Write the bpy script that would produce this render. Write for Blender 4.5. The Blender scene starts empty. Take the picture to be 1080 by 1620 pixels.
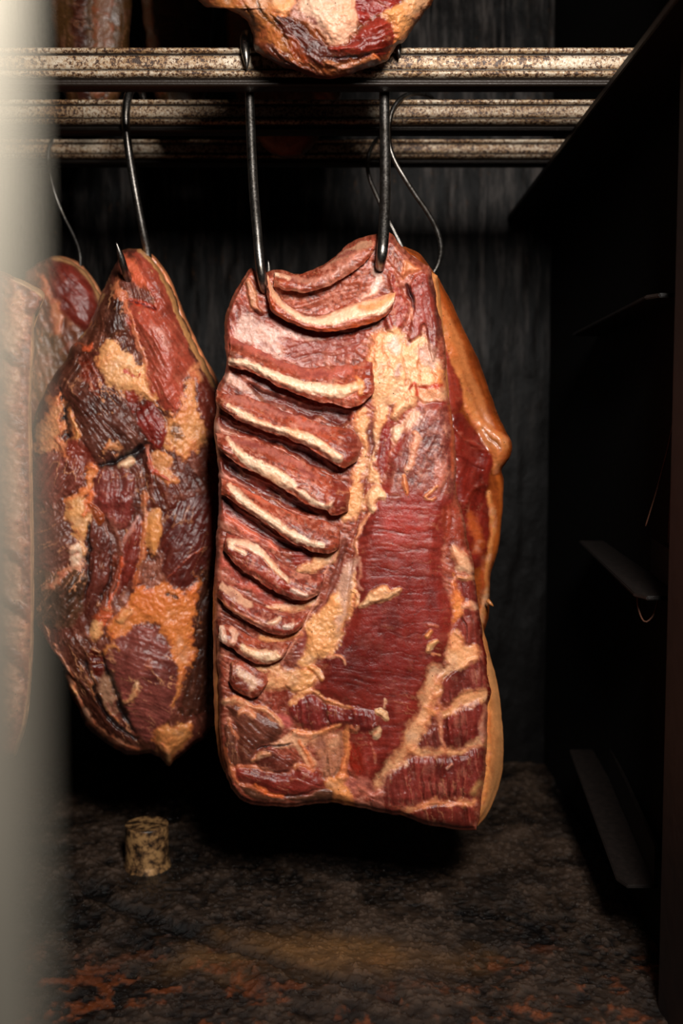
import bpy, bmesh, math
import numpy as np
from mathutils import Vector

# ------------------------------------------------------------------ camera, world, light, exposure
SC = bpy.context.scene
EYE = 0.67                      # camera height above the chamber floor
F = 1620.0                      # focal length in photo pixels
PITCH = math.atan(120.0 / F)

cam = bpy.data.cameras.new('camera')
cam_o = bpy.data.objects.new('camera', cam)
SC.collection.objects.link(cam_o)
cam_o.location = (0, 0, EYE)
cam_o.rotation_euler = (math.pi / 2 - PITCH, 0, 0)
cam.sensor_fit = 'VERTICAL'
cam.sensor_height = 36.0
cam.lens = 36.0 * F / 1620.0
cam.clip_start = 0.02
cam.dof.use_dof = True
cam.dof.focus_distance = 1.29
cam.dof.aperture_fstop = 36.0 / 12.6
SC.camera = cam_o

world = bpy.data.worlds.new('world')
SC.world = world
world.use_nodes = True
world.node_tree.nodes['Background'].inputs[0].default_value = (1.0, 0.93, 0.85, 1)
world.node_tree.nodes['Background'].inputs[1].default_value = 0.006


def area(name, loc, target, size, power, col, spread=180):
    d = bpy.data.lights.new(name, 'AREA')
    d.shape = 'RECTANGLE'
    d.size, d.size_y = size
    d.energy = power
    d.color = col
    d.spread = math.radians(spread)
    o = bpy.data.objects.new(name, d)
    SC.collection.objects.link(o)
    o.location = loc
    o.rotation_euler = (Vector(target) - Vector(loc)).to_track_quat('-Z', 'Y').to_euler()
    return o


area('key_softbox', (0.25, -0.05, EYE + 0.68), (0.02, 1.3, EYE - 0.0), (0.26, 0.42), 18.5, (1.0, 0.96, 0.91), 120)

area('added_door_light', (-.008, .13, EYE + .125), (-.045, .13, EYE + .02), (.02, .02), 1.05, (1.0, .96, .90), 120)  # added unseen light, there only to brighten the door edge from above

SC.view_settings.view_transform = 'Standard'
SC.view_settings.look = 'None'
SC.view_settings.gamma = 1.0
SC.view_settings.use_curve_mapping = False
SC.view_settings.exposure = 0.0

# ------------------------------------------------------------------ helpers
rng = np.random.default_rng(7)
COS, SIN = math.cos(PITCH), math.sin(PITCH)


def P(x, y, D):
    """photo pixel (arrays) at world plane Y = D -> world xyz array"""
    x = np.asarray(x, float); y = np.asarray(y, float); D = np.asarray(D, float)
    u = (x - 540.0) / F; v = (810.0 - y) / F
    dy = COS + v * SIN
    dz = -SIN + v * COS
    t = D / dy
    return np.stack(np.broadcast_arrays(t * u, D, EYE + t * dz), -1)


def lin(c):
    c = np.asarray(c, float) / 255.0
    return np.where(c <= 0.04045, c / 12.92, ((c + 0.055) / 1.055) ** 2.4)


def sm(a, b, x):
    t = np.clip((x - a) / (b - a), 0, 1)
    return t * t * (3 - 2 * t)


def hsh(ix, iy, seed):
    n = (ix.astype(np.int64) * 374761393 + iy.astype(np.int64) * 668265263 + seed * 1442695041) & 0xFFFFFFFF
    n = ((n ^ (n >> 13)) * 1274126177) & 0xFFFFFFFF
    n = ((n ^ (n >> 16)) * 2246822519) & 0xFFFFFFFF
    return ((n ^ (n >> 15)) & 0xFFFFFF) / float(0xFFFFFF)


def vn(x, y, seed=0):
    x0 = np.floor(x); y0 = np.floor(y)
    fx = x - x0; fy = y - y0
    fx = fx * fx * fx * (fx * (fx * 6 - 15) + 10); fy = fy * fy * fy * (fy * (fy * 6 - 15) + 10)
    a = hsh(x0, y0, seed); b = hsh(x0 + 1, y0, seed); c = hsh(x0, y0 + 1, seed); d = hsh(x0 + 1, y0 + 1, seed)
    return (a * (1 - fx) + b * fx) * (1 - fy) + (c * (1 - fx) + d * fx) * fy


def fbm(x, y, s, seed=0, o=4):
    """-1..1 fractal noise, s = feature size in px"""
    r = 0; a = 1.0; t = 0
    for i in range(o):
        r = r + a * (vn(x / s + 17.3 * i, y / s - 9.1 * i, seed + i * 31) * 2 - 1); t += a
        a *= 0.5; s *= 0.5
    return r / t * 1.6


def rot(x, y, ang):
    a = math.radians(ang)
    return x * math.cos(a) + y * math.sin(a), -x * math.sin(a) + y * math.cos(a)


def fibre(x, y, ang, sl, sw, seed=0, o=3):
    """streaks running along ang (image degrees), sl long sw wide"""
    w = fbm(x, y, 60, seed + 5, 2)
    u, v = rot(x, y, ang)
    v = v + 6 * w
    r = 0; a = 1.; t = 0
    for i in range(o):
        r = r + a * (vn(u / sl + 3.7 * i, v / sw + 1.9 * i, seed + 13 * i) * 2 - 1); t += a
        a *= .6; sw *= .55; sl *= .7
    return r / t * 1.5


def catmull(pts, n=None, step=None, closed=False):
    p = np.asarray(pts, float)
    if closed:
        q = np.vstack([p[-1], p, p[0], p[1]])
    else:
        q = np.vstack([2 * p[0] - p[1], p, 2 * p[-1] - p[-2]])
    out = []
    for i in range(1, len(q) - 2):
        p0, p1, p2, p3 = q[i - 1], q[i], q[i + 1], q[i + 2]
        t0 = 0; t1 = t0 + max(np.linalg.norm(p1 - p0), 1e-6) ** .5
        t2 = t1 + max(np.linalg.norm(p2 - p1), 1e-6) ** .5; t3 = t2 + max(np.linalg.norm(p3 - p2), 1e-6) ** .5
        t = np.linspace(t1, t2, 14, endpoint=False)[:, None]
        a1 = (t1 - t) / (t1 - t0) * p0 + (t - t0) / (t1 - t0) * p1
        a2 = (t2 - t) / (t2 - t1) * p1 + (t - t1) / (t2 - t1) * p2
        a3 = (t3 - t) / (t3 - t2) * p2 + (t - t2) / (t3 - t2) * p3
        b1 = (t2 - t) / (t2 - t0) * a1 + (t - t0) / (t2 - t0) * a2
        b2 = (t3 - t) / (t3 - t1) * a2 + (t - t1) / (t3 - t1) * a3
        out.append((t2 - t) / (t2 - t1) * b1 + (t - t1) / (t2 - t1) * b2)
    out.append((p[0] if closed else p[-1])[None])
    c = np.vstack(out)
    s = np.r_[0, np.cumsum(np.linalg.norm(np.diff(c, axis=0), axis=1))]
    if n is None:
        n = max(4, int(s[-1] / (step or 2.0)) + 1)
    k = np.linspace(0, s[-1], n)
    return np.stack([np.interp(k, s, c[:, j]) for j in range(c.shape[1])], -1)


def seg_dist(x, y, poly, closed, width=None):
    """distance to a polyline; with width, distance minus the local half width"""
    best = np.full(x.shape, 1e9)
    n = len(poly)
    for i in range(n if closed else n - 1):
        a = poly[i]; b = poly[(i + 1) % n]
        dx, dy = b - a
        L = dx * dx + dy * dy + 1e-9
        t = np.clip(((x - a[0]) * dx + (y - a[1]) * dy) / L, 0, 1)
        d = np.hypot(x - a[0] - t * dx, y - a[1] - t * dy)
        if width is not None:
            d = d - (width[i] * (1 - t) + width[i + 1] * t)
        best = np.minimum(best, d)
    return best


def inside(x, y, poly):
    r = np.zeros(x.shape, bool)
    n = len(poly)
    for i in range(n):
        x0, y0 = poly[i]; x1, y1 = poly[(i + 1) % n]
        if y0 == y1:
            continue
        c = ((y0 > y) != (y1 > y)) & (x < (x1 - x0) * (y - y0) / (y1 - y0) + x0)
        r ^= c
    return r


class Layer:
    """one anatomical region of a piece of meat: a polygon or a stroke in photo pixels"""
    def __init__(s, kind, pts, col, w=None, soft=3.0, warp=3.0, up=0.0, hs=None, ang=0, alpha=1.0, groove=0.0, lump=None, smooth=True, var=None, h=True):
        s.kind = kind; s.col = lin(col) * (np.array([.98, 1.2, .84]) if kind == 'muscle' else np.array([1.0, .93, 1.0]) if kind == 'fat' else 1.0); s.soft = soft; s.warp = warp; s.up = up; s.hs = hs
        s.ang = ang; s.alpha = alpha; s.groove = groove; s.lump = lump; s.var = var; s.h = h
        if w is None:
            s.poly = catmull(pts, step=5.0, closed=True)[:-1] if smooth else np.asarray(pts, float)
            s.w = None
        else:
            p = np.asarray(pts, float)
            ww = np.full(len(p), float(w)) if np.isscalar(w) else np.asarray(w, float)
            c = catmull(np.c_[p, ww], step=5.0)
            s.poly = c[:, :2]; s.w = np.maximum(c[:, 2], 0.3)

    def sd(s, x, y):
        m = max(s.soft, (s.hs or 0)) + 2 * s.warp + 4 + (0 if s.w is None else s.w.max())
        lo = s.poly.min(0) - m; hi = s.poly.max(0) + m
        k = (x > lo[0]) & (x < hi[0]) & (y > lo[1]) & (y < hi[1])
        if not k.any():
            return None, None
        xx, yy = x[k], y[k]
        if s.w is None:
            d = seg_dist(xx, yy, s.poly, True)
            d = np.where(inside(xx, yy, s.poly), -d, d)
        else:
            d = seg_dist(xx, yy, s.poly, False, s.w)
        return k, d


def paint(x, y, base, layers, seed=0, tone=1.0, amp=1.0, fascia=.25, wk=1.0):
    """evaluate layers in pixel space -> linear colour (N,3), texture height px, bulge px, roughness"""
    N = x.shape[0]
    wx = fbm(x, y, 22, seed + 1, 5); wy = fbm(x, y, 22, seed + 2, 5)
    wf = fbm(x, y, 6, seed + 3, 3)
    lo = fbm(x, y, 70, seed + 4, 3); mid = fbm(x, y, 18, seed + 6, 4); fine = fbm(x, y, 4.5, seed + 7, 2)
    gr = fbm(x, y, 8, seed + 8, 4)
    r1 = fbm(x, y, 34, seed + 9, 4)
    col = np.zeros((N, 3)); hgt = np.zeros(N); rough = np.full(N, .4)
    for L in [base] + layers:
        if L.kind == 'base':
            k = np.ones(N, bool); m = np.ones(N); d = np.full(N, -99.)
        else:
            k, d = L.sd(x + L.warp * wk * wx, y + L.warp * wk * wy)
            if k is None:
                continue
            d = d + L.warp * wk * .5 * wf[k]
            m = sm(L.soft, -L.soft, d) * L.alpha
        xx, yy = x[k], y[k]
        l, mi, fi, g8 = lo[k], mid[k], fine[k], gr[k]
        knd = L.kind
        if knd in ('muscle', 'base'):
            fb = fibre(xx, yy, L.ang, 46, 5.0, seed + 21)
            fw = fibre(xx, yy, L.ang, 70, 13.0, seed + 24)
            vv = .28 if L.var is None else L.var
            v = .20 * l + .15 * mi + .22 * fb + .10 * fi + .12 * fw
            c = L.col[None] * (1 + v)[:, None]
            mb = sm(.5, 1.05, fbm(xx, yy, 26, seed + 33, 4) + .4 * fb) * vv
            mb = np.maximum(mb, sm(.35, .95, g8 + .35 * fb) * vv * .75)
            c = c * (1 - mb[:, None]) + lin((186, 120, 98))[None] * mb[:, None]
            if vv >= .45:
                sp = sm(.25, .9, fi + .5 * g8) * .34
                c = c * (1 - sp[:, None]) + lin((196, 132, 110))[None] * sp[:, None]
                ds = sm(.3, .9, -fi + .4 * mi) * .35
                c = c * (1 - ds)[:, None]
            dk = sm(.25, .95, fbm(xx, yy, 38, seed + 44, 3) + .25 * fw) * .5
            c = c * (1 - dk[:, None] * np.array([.72, .85, .85])[None])
            lum = 1.0 if L.lump is None else L.lump
            # fascia: thin pale strands running with the fibres
            rg = 1 - np.abs(fibre(xx, yy, L.ang + 8, 80, 16, seed + 51, 3) + .2 * g8)
            fs = sm(.90, 1.0, rg) * sm(-.1, .5, r1[k]) * fascia * (1.4 if vv > .1 else .6)
            c = c * (1 - fs[:, None]) + lin((206, 140, 100))[None] * fs[:, None]
            h = amp * lum * (.9 * mi + .75 * fb + .30 * fi + .9 * fw) + 1.2 * fs
            if L.groove:
                gu, gv = rot(xx, yy, L.ang)
                g = vn(gu / 60, (gv + 3 * mi) / 4.6, seed + 61)
                g2 = vn(gu / 34, (gv + 2 * mi) / 2.6, seed + 62)
                gm = .5 + .7 * sm(-.6, .6, l)
                h = h - 1.5 * L.groove * gm * (sm(.55, .95, g) + .5 * sm(.55, .95, g2))
                c = c * (1 - .5 * gm * sm(.5, .95, g))[:, None]
            r = .36 + .07 * mi + .05 * g8
        elif knd == 'fat':
            o = sm(-.3, 1.0, .7 * l + .6 * mi)
            c = L.col[None] * (1 + .09 * mi + .08 * fi + .08 * g8)[:, None]
            org = L.col * np.array([1.0, .64, .44])
            c = c * (1 - .6 * o[:, None]) + org[None] * .6 * o[:, None]
            wh = sm(.2, .9, -.6 * l - .5 * mi + .3 * g8) * .2
            c = c * (1 - wh[:, None]) + lin((238, 208, 182))[None] * wh[:, None]
            vv = .45 if L.var is None else L.var
            pk = sm(.40, .95, fbm(xx, yy, 14, seed + 71, 5)) * vv
            pk = np.maximum(pk, sm(.93, 1.0, 1 - np.abs(fbm(xx, yy, 30, seed + 73, 4))) * vv * .8)
            c = c * (1 - pk[:, None]) + lin((168, 74, 52))[None] * pk[:, None]
            # smoked, redder rim where the fat runs out into lean
            rim = np.exp(-((d + 1.2) / (1.6 + .35 * L.soft)) ** 2) * sm(-.5, .4, g8 + .3 * mi) * .55
            c = c * (1 - rim[:, None]) + lin((182, 84, 46))[None] * rim[:, None]
            lum = 1.0 if L.lump is None else L.lump
            h = lum * (1.5 * mi + .5 * fi + .8 * l + .5 * g8) * (.85 + .1 * amp)
            r = .42 + .06 * mi
        elif knd == 'membrane':
            c = L.col[None] * (1 + .12 * mi + .08 * l + .08 * fi)[:, None]
            pk = sm(.0, .9, fbm(xx, yy, 16, seed + 81, 4) + .4 * fibre(xx, yy, L.ang, 40, 6, seed + 82)) * (.6 if L.var is None else L.var)
            c = c * (1 - pk[:, None]) + lin((122, 52, 46))[None] * pk[:, None]
            h = amp * (.9 * mi + .3 * fi + .4 * g8)
            r = .36 + .05 * mi
        elif knd == 'rind':
            c = L.col[None] * (1 + .16 * l + .1 * mi + .08 * fi)[:, None]
            h = .35 * mi + .35 * fi + .3 * l
            r = .42 + .05 * mi
        else:
            c = np.broadcast_to(L.col, (xx.shape[0], 3)) * (1 + .1 * mi)[:, None]
            h = np.zeros_like(l)
            r = .45 + 0 * mi
        col[k] = col[k] * (1 - m[:, None]) + np.clip(c, .0005, 1) * m[:, None]
        rough[k] = rough[k] * (1 - m) + r * m
        if knd != 'slit':
            hgt[k] = hgt[k] * (1 - m) + h * m
    # raises are summed separately so soft bulges overlap cleanly
    bul = np.zeros(N)
    for L in layers:
        if L.up == 0:
            continue
        k, d = L.sd(x + L.warp * wk * wx * .8, y + L.warp * wk * wy * .8)
        if k is None:
            continue
        hs = L.hs if L.hs is not None else max(4.0, L.soft)
        bul[k] += L.up * sm(hs * .35, -hs, d)
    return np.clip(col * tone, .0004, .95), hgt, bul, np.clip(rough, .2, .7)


def new_mesh(name, verts, faces, mat, col=None, rough=None, origin=(0, 0, 0), parent=None, smooth=True):
    me = bpy.data.meshes.new(name)
    verts = np.asarray(verts, float) - np.asarray(origin)[None]
    faces_q = faces if isinstance(faces, list) else faces.tolist()
    me.from_pydata(verts.tolist(), [], faces_q)
    me.update()
    if smooth:
        me.polygons.foreach_set('use_smooth', np.ones(len(me.polygons), bool))
    if col is not None:
        a = me.color_attributes.new('Tissue', 'FLOAT_COLOR', 'POINT')
        buf = np.ones((len(verts), 4), np.float32)
        buf[:, :3] = col
        buf[:, 3] = rough if rough is not None else .4
        a.data.foreach_set('color', buf.ravel())
    me.materials.append(mat)
    o = bpy.data.objects.new(name, me)
    SC.collection.objects.link(o)
    if parent is not None:
        o.parent = parent
    else:
        o.location = origin
    return o


def empty(name, loc, label, cat, group=None):
    o = bpy.data.objects.new(name, None)
    o.empty_display_size = 0.05
    SC.collection.objects.link(o)
    o.location = loc
    o['label'] = label; o['category'] = cat
    if group:
        o['group'] = group
    return o


def tag(o, label, cat, group=None):
    o['label'] = label; o['category'] = cat
    if group:
        o['group'] = group
    return o


PX = 0.0008      # metres of relief per pixel of relief


def coons(T, R, B, Lf, nu, nv):
    """pixel-space grid from four boundary polylines (T,B left->right; L,R top->bottom)"""
    T = catmull(T, n=nu); B = catmull(B, n=nu); Lf = catmull(Lf, n=nv); R = catmull(R, n=nv)
    u = np.linspace(0, 1, nu)[None, :, None]; v = np.linspace(0, 1, nv)[:, None, None]
    g = (1 - v) * T[None] + v * B[None] + (1 - u) * Lf[:, None] + u * R[:, None]
    g -= (1 - u) * (1 - v) * T[0] + u * (1 - v) * T[-1] + (1 - u) * v * B[0] + u * v * B[-1]
    return g


def grid_faces(nv, nu, off=0):
    i = np.arange(nv - 1)[:, None] * nu + np.arange(nu - 1)[None, :]
    i = i.ravel() + off
    return np.stack([i, i + nu, i + nu + 1, i + 1], -1)


def build_slab(name, mat, T, R, B, Lf, step, D, base, layers, edge_r=14, edge_h=None, thick=0.04, seed=0, parent=None, origin=(0, 0, 0),
               hfun=None, jitter=2.0, backcol=(110, 60, 35), shrink=.94, puff=None, tone=1.0, amp=1.0, fascia=.25, wk=1.0):
    """a hanging piece of meat: relief front grown over a Coons grid, rounded rim, closed back"""
    def plen(c):
        c = np.asarray(c, float)
        return np.linalg.norm(np.diff(c, axis=0), axis=1).sum()
    W = max(plen(T), plen(B)); H = max(plen(Lf), plen(R))
    nu = int(W / step) + 1; nv = int(H / step) + 1
    g = coons(T, R, B, Lf, nu, nv)
    x = g[..., 0].copy(); y = g[..., 1].copy()
    # ragged outline
    uu = np.linspace(0, 1, nu)[None] * W; vv = np.linspace(0, 1, nv)[:, None] * H
    e_u = np.minimum(uu, W - uu) + 0 * vv; e_v = np.minimum(vv, H - vv) + 0 * uu
    e = np.minimum(e_u, e_v)
    fall = np.exp(-e / 12.0)
    x += jitter * fall * fbm(x, y, 26, seed + 90, 4); y += jitter * fall * fbm(x, y, 26, seed + 91, 4)
    xf, yf = x.ravel(), y.ravel()
    col, hg, bul, ro = paint(xf, yf, base, layers, seed, tone, amp, fascia, wk)
    eh = edge_h if edge_h is not None else edge_r
    h = hg + bul
    def rd(q):
        t = np.clip(q / edge_r, 0, 1)
        return np.sqrt(np.maximum(0, 1 - (1 - t) ** 2))
    if puff is None:
        h = h * (.25 + .75 * np.clip(e.ravel() / 10, 0, 1)) + eh * (np.minimum(rd(e_u), rd(e_v)).ravel() - 1)
    else:
        a = np.clip(e_u / puff[0], 0, 1).ravel(); b = np.clip(e_v / puff[1], 0, 1).ravel()
        q = np.sqrt(np.maximum(0, 1 - (1 - a) ** 2)) * np.sqrt(np.maximum(0, 1 - (1 - b) ** 2))
        h = h * (.2 + .8 * np.clip(e.ravel() / 14, 0, 1)) + puff[2] * q
    if hfun is not None:
        h = h + hfun(xf, yf)
    Df = D(xf, yf) if callable(D) else np.full(xf.shape, D)
    front = P(xf, yf, Df - h * PX)
    faces = [grid_faces(nv, nu)]
    idx = np.arange(nv * nu).reshape(nv, nu)
    loop = np.r_[idx[0, :], idx[1:, -1], idx[-1, -2::-1], idx[-2:0:-1, 0]]
    n = len(loop)
    cx, cy = xf.mean(), yf.mean()
    V = [front]; C = [col]; Rr = [ro]
    prev = loop; off = nv * nu
    K = 7
    rimc = lin(backcol)
    for k in range(1, K + 1):
        t = k / K
        s = 1 + .012 * math.sin(math.pi * min(t * 1.2, 1)) - (1 - shrink) * t ** 3
        if k == K:
            s = .5
        dd = thick * (t if k < K else .97)
        lx = cx + (xf[loop] - cx) * s; ly = cy + (yf[loop] - cy) * s
        V.append(P(lx, ly, Df[loop] - (h[loop] * PX) * (1 - t) + dd))
        nz = fbm(lx + 40 * t, ly, 20, seed + 95, 3)
        mixw = min(1, t * 1.6)
        C.append((col[loop] * (1 - mixw) + rimc[None] * mixw) * (1 + .15 * nz)[:, None]); Rr.append(ro[loop])
        cur = np.arange(off, off + n)
        nx = np.roll(np.arange(n), -1)
        faces.append(np.stack([prev, prev[nx], cur[nx], cur], -1))
        prev = cur; off += n
    V.append(P([cx], [cy], [np.mean(Df) + thick])); C.append(rimc[None]); Rr.append(np.array([.4]))
    fl = np.vstack(faces).tolist()
    nx = np.roll(prev, -1)
    fl += [[int(a), int(b), off] for a, b in zip(prev, nx)]
    return new_mesh(name, np.vstack(V), fl, mat, np.clip(np.vstack(C), 0, 1), np.concatenate(Rr), origin, parent)


def build_rib(mat, top, low, Hh, D, base, layers, seed, parent, origin, name='rib', tuck=9.0, hb=0.0, endl=.5, step=1.25):
    """one rib: a swept ridge whose lower edge overhangs the flesh beneath"""
    n = int(max(np.linalg.norm(np.diff(np.asarray(top, float), axis=0), axis=1).sum(),
                np.linalg.norm(np.diff(np.asarray(low, float), axis=0), axis=1).sum()) / step)
    A = catmull(top, n=n); Bc = catmull(low, n=n)
    wid = np.linalg.norm(Bc - A, axis=1)
    m = max(14, int(np.percentile(wid, 80) / step))
    w = np.linspace(0, 1, m)
    s = np.linspace(0, 1, n)
    end = np.clip(endl + (1 - endl) * sm(0, .05, s), 0, 1) * np.sqrt(np.clip(1 - np.clip((s - .86) / .14, 0, 1) ** 2, 0, 1))
    prof = np.sin(np.clip(w / .72, 0, 1) * math.pi / 2) ** 1.15
    prof = prof * (1 - .22 * sm(.8, 1.0, w))
    X = A[:, None, 0] * (1 - w) + Bc[:, None, 0] * w
    Y = A[:, None, 1] * (1 - w) + Bc[:, None, 1] * w
    Hg = Hh * end[:, None] * prof[None]
    # tuck under
    tk = np.linspace(0, 1, 9)[1:]
    nrm = (Bc - A) / np.maximum(wid, 1e-3)[:, None]
    dx = tuck * np.sin(tk * math.pi * .5) ** 2
    bul = 1.6 * np.sin(tk * math.pi)
    X2 = Bc[:, None, 0] + nrm[:, None, 0] * (bul - dx)[None]
    Y2 = Bc[:, None, 1] + nrm[:, None, 1] * (bul - dx)[None]
    H2 = (Hh * end * prof[-1])[:, None] * (1 - tk)[None] - 8 * tk[None]
    X = np.c_[X, X2]; Y = np.c_[Y, Y2]; Hg = np.c_[Hg, H2]
    # start below the surface so that the sheet merges
    Hg[:, 0] -= 3
    Hg[-1] -= 4; Hg[0] -= 2
    jx = fbm(X, Y, 15, seed + 5, 3); jy = fbm(X, Y, 15, seed + 6, 3)
    X = X + 1.6 * jx; Y = Y + 1.8 * jy
    M = X.shape[1]
    xf, yf = X.ravel(), Y.ravel()
    col, hg, bl, ro = paint(xf, yf, base, layers, seed)
    wt = np.r_[np.clip(w / .2, 0, 1) * np.clip((1.25 - w) / .3, .4, 1), .4 * (1 - tk)]
    h = hb + Hg.ravel() + ((hg + bl).reshape(n, M) * wt[None]).ravel() + 1.4 * fbm(xf, yf, 22, seed + 8, 3) * np.tile(wt, n)
    Df = D(xf, yf)
    V = P(xf, yf, Df - h * PX)
    return new_mesh(name, V, grid_faces(n, M).tolist(), mat, col, ro, origin, parent)


def tube(name, pts, rad, mat, parent=None, origin=(0, 0, 0), seg=20, step=0.004, cap=True):
    """swept round bar through world points; rad scalar or per point"""
    p = np.asarray(pts, float)
    r = np.full(len(p), float(rad)) if np.isscalar(rad) else np.asarray(rad, float)
    c = catmull(np.c_[p, r], step=step)
    q = c[:, :3]; rr = np.maximum(c[:, 3], 1e-4)
    tan = np.gradient(q, axis=0); tan /= np.linalg.norm(tan, axis=1)[:, None] + 1e-12
    nrm = np.zeros_like(q)
    a = np.array([0.3, 1, .2]); a -= tan[0] * a.dot(tan[0]); nrm[0] = a / np.linalg.norm(a)
    for i in range(1, len(q)):
        a = nrm[i - 1] - tan[i] * nrm[i - 1].dot(tan[i]); nrm[i] = a / np.linalg.norm(a)
    bi = np.cross(tan, nrm)
    th = np.linspace(0, 2 * math.pi, seg, endpoint=False)
    V = q[:, None] + rr[:, None, None] * (np.cos(th)[None, :, None] * nrm[:, None] + np.sin(th)[None, :, None] * bi[:, None])
    n = len(q)
    fs = []
    for i in range(n - 1):
        for j in range(seg):
            k = (j + 1) % seg
            fs.append([i * seg + j, i * seg + k, (i + 1) * seg + k, (i + 1) * seg + j])
    V = V.reshape(-1, 3)
    if cap:
        V = np.vstack([V, q[0] - tan[0] * rr[0] * .5, q[-1] + tan[-1] * rr[-1] * .5])
        a, b = n * seg, n * seg + 1
        for j in range(seg):
            k = (j + 1) % seg
            fs.append([a, k, j]); fs.append([b, (n - 1) * seg + j, (n - 1) * seg + k])
    return new_mesh(name, V, fs, mat, None, None, origin, parent)


def box(name, lo, hi, mat, bevel=0.0, parent=None, origin=(0, 0, 0)):
    bm = bmesh.new()
    bmesh.ops.create_cube(bm, size=1)
    for v in bm.verts:
        for i in range(3):
            v.co[i] = (lo[i] + hi[i]) / 2 + v.co[i] * (hi[i] - lo[i]) - origin[i]
    if bevel:
        bmesh.ops.bevel(bm, geom=bm.edges[:], offset=bevel, segments=3, affect='EDGES')
    me = bpy.data.meshes.new(name)
    bm.to_mesh(me); bm.free()
    me.materials.append(mat)
    o = bpy.data.objects.new(name, me)
    SC.collection.objects.link(o)
    if parent is not None:
        o.parent = parent
    else:
        o.location = origin
    return o


# ------------------------------------------------------------------ materials
def mat_new(name):
    m = bpy.data.materials.new(name)
    m.use_nodes = True
    nt = m.node_tree
    return m, nt, nt.nodes['Principled BSDF']


def nd(nt, typ, **kw):
    n = nt.nodes.new(typ)
    for k, v in kw.items():
        if k in n.inputs:
            n.inputs[k].default_value = v
        else:
            setattr(n, k, v)
    return n


def ramp(nt, stops):
    r = nt.nodes.new('ShaderNodeValToRGB')
    e = r.color_ramp.elements
    while len(e) < len(stops):
        e.new(0.5)
    for i, (p, c) in enumerate(stops):
        e[i].position = p; e[i].color = (*c, 1) if len(c) == 3 else c
    return r


def noise(nt, scale, detail=4, rough=.55, stretch=None):
    tc = nt.nodes.new('ShaderNodeTexCoord')
    n = nd(nt, 'ShaderNodeTexNoise', Scale=scale, Detail=detail, Roughness=rough)
    if stretch:
        mp = nt.nodes.new('ShaderNodeMapping')
        mp.inputs['Scale'].default_value = stretch
        nt.links.new(tc.outputs['Object'], mp.inputs['Vector'])
        nt.links.new(mp.outputs['Vector'], n.inputs['Vector'])
    else:
        nt.links.new(tc.outputs['Object'], n.inputs['Vector'])
    return n


def meat_material(name, bump=.5, pepper=True, coat=.06, sss=.05, rshift=0.0):
    m, nt, b = mat_new(name)
    L = nt.links.new
    at = nt.nodes.new('ShaderNodeAttribute'); at.attribute_name = 'Tissue'
    n1 = noise(nt, 420, 4, .6)
    r1 = ramp(nt, [(.3, (.84, .83, .82)), (.7, (1.12, 1.1, 1.08))])
    L(n1.outputs['Fac'], r1.inputs['Fac'])
    mx = nd(nt, 'ShaderNodeMix', data_type='RGBA', blend_type='MULTIPLY'); mx.inputs[0].default_value = 1
    L(at.outputs['Color'], mx.inputs[6]); L(r1.outputs['Color'], mx.inputs[7])
    out = mx.outputs[2]
    if pepper:
        tc = nt.nodes.new('ShaderNodeTexCoord')
        vo = nd(nt, 'ShaderNodeTexVoronoi', Scale=115.0)
        L(tc.outputs['Object'], vo.inputs['Vector'])
        rp = ramp(nt, [(.07, (1, 1, 1)), (.10, (0, 0, 0))])
        L(vo.outputs['Distance'], rp.inputs['Fac'])
        sep = nt.nodes.new('ShaderNodeSeparateColor'); L(vo.outputs['Color'], sep.inputs[0])
        gt = nd(nt, 'ShaderNodeMath', operation='GREATER_THAN'); gt.inputs[1].default_value = .55
        L(sep.outputs[0], gt.inputs[0])
        mu = nd(nt, 'ShaderNodeMath', operation='MULTIPLY'); L(rp.outputs['Color'], mu.inputs[0]); L(gt.outputs[0], mu.inputs[1])
        mp = nd(nt, 'ShaderNodeMix', data_type='RGBA'); L(mu.outputs[0], mp.inputs[0]); L(out, mp.inputs[6])
        mp.inputs[7].default_value = (.03, .018, .012, 1)
        out = mp.outputs[2]
    L(out, b.inputs['Base Color'])
    ad = nd(nt, 'ShaderNodeMath', operation='MULTIPLY_ADD')
    n2 = noise(nt, 160, 3)
    L(n2.outputs['Fac'], ad.inputs[0]); ad.inputs[1].default_value = .22
    a2 = nd(nt, 'ShaderNodeMath', operation='ADD'); L(at.outputs['Alpha'], a2.inputs[0]); a2.inputs[1].default_value = -.14 + rshift
    L(a2.outputs[0], ad.inputs[2])
    L(ad.outputs[0], b.inputs['Roughness'])
    b.inputs['Specular IOR Level'].default_value = .5
    if coat:
        b.inputs['Coat Weight'].default_value = coat
        b.inputs['Coat Roughness'].default_value = .22
    if sss:
        b.inputs['Subsurface Weight'].default_value = sss
        b.inputs['Subsurface Radius'].default_value = (.010, .003, .002)
        b.inputs['Subsurface Scale'].default_value = .5
    n3 = noise(nt, 520, 5, .65)
    bp = nd(nt, 'ShaderNodeBump', Strength=bump, Distance=.0012)
    L(n3.outputs['Fac'], bp.inputs['Height'])
    L(bp.outputs['Normal'], b.inputs['Normal'])
    return m


M_meat = meat_material('cured_meat')
M_rind = meat_material('smoked_rind', bump=.2, coat=.1)


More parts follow.
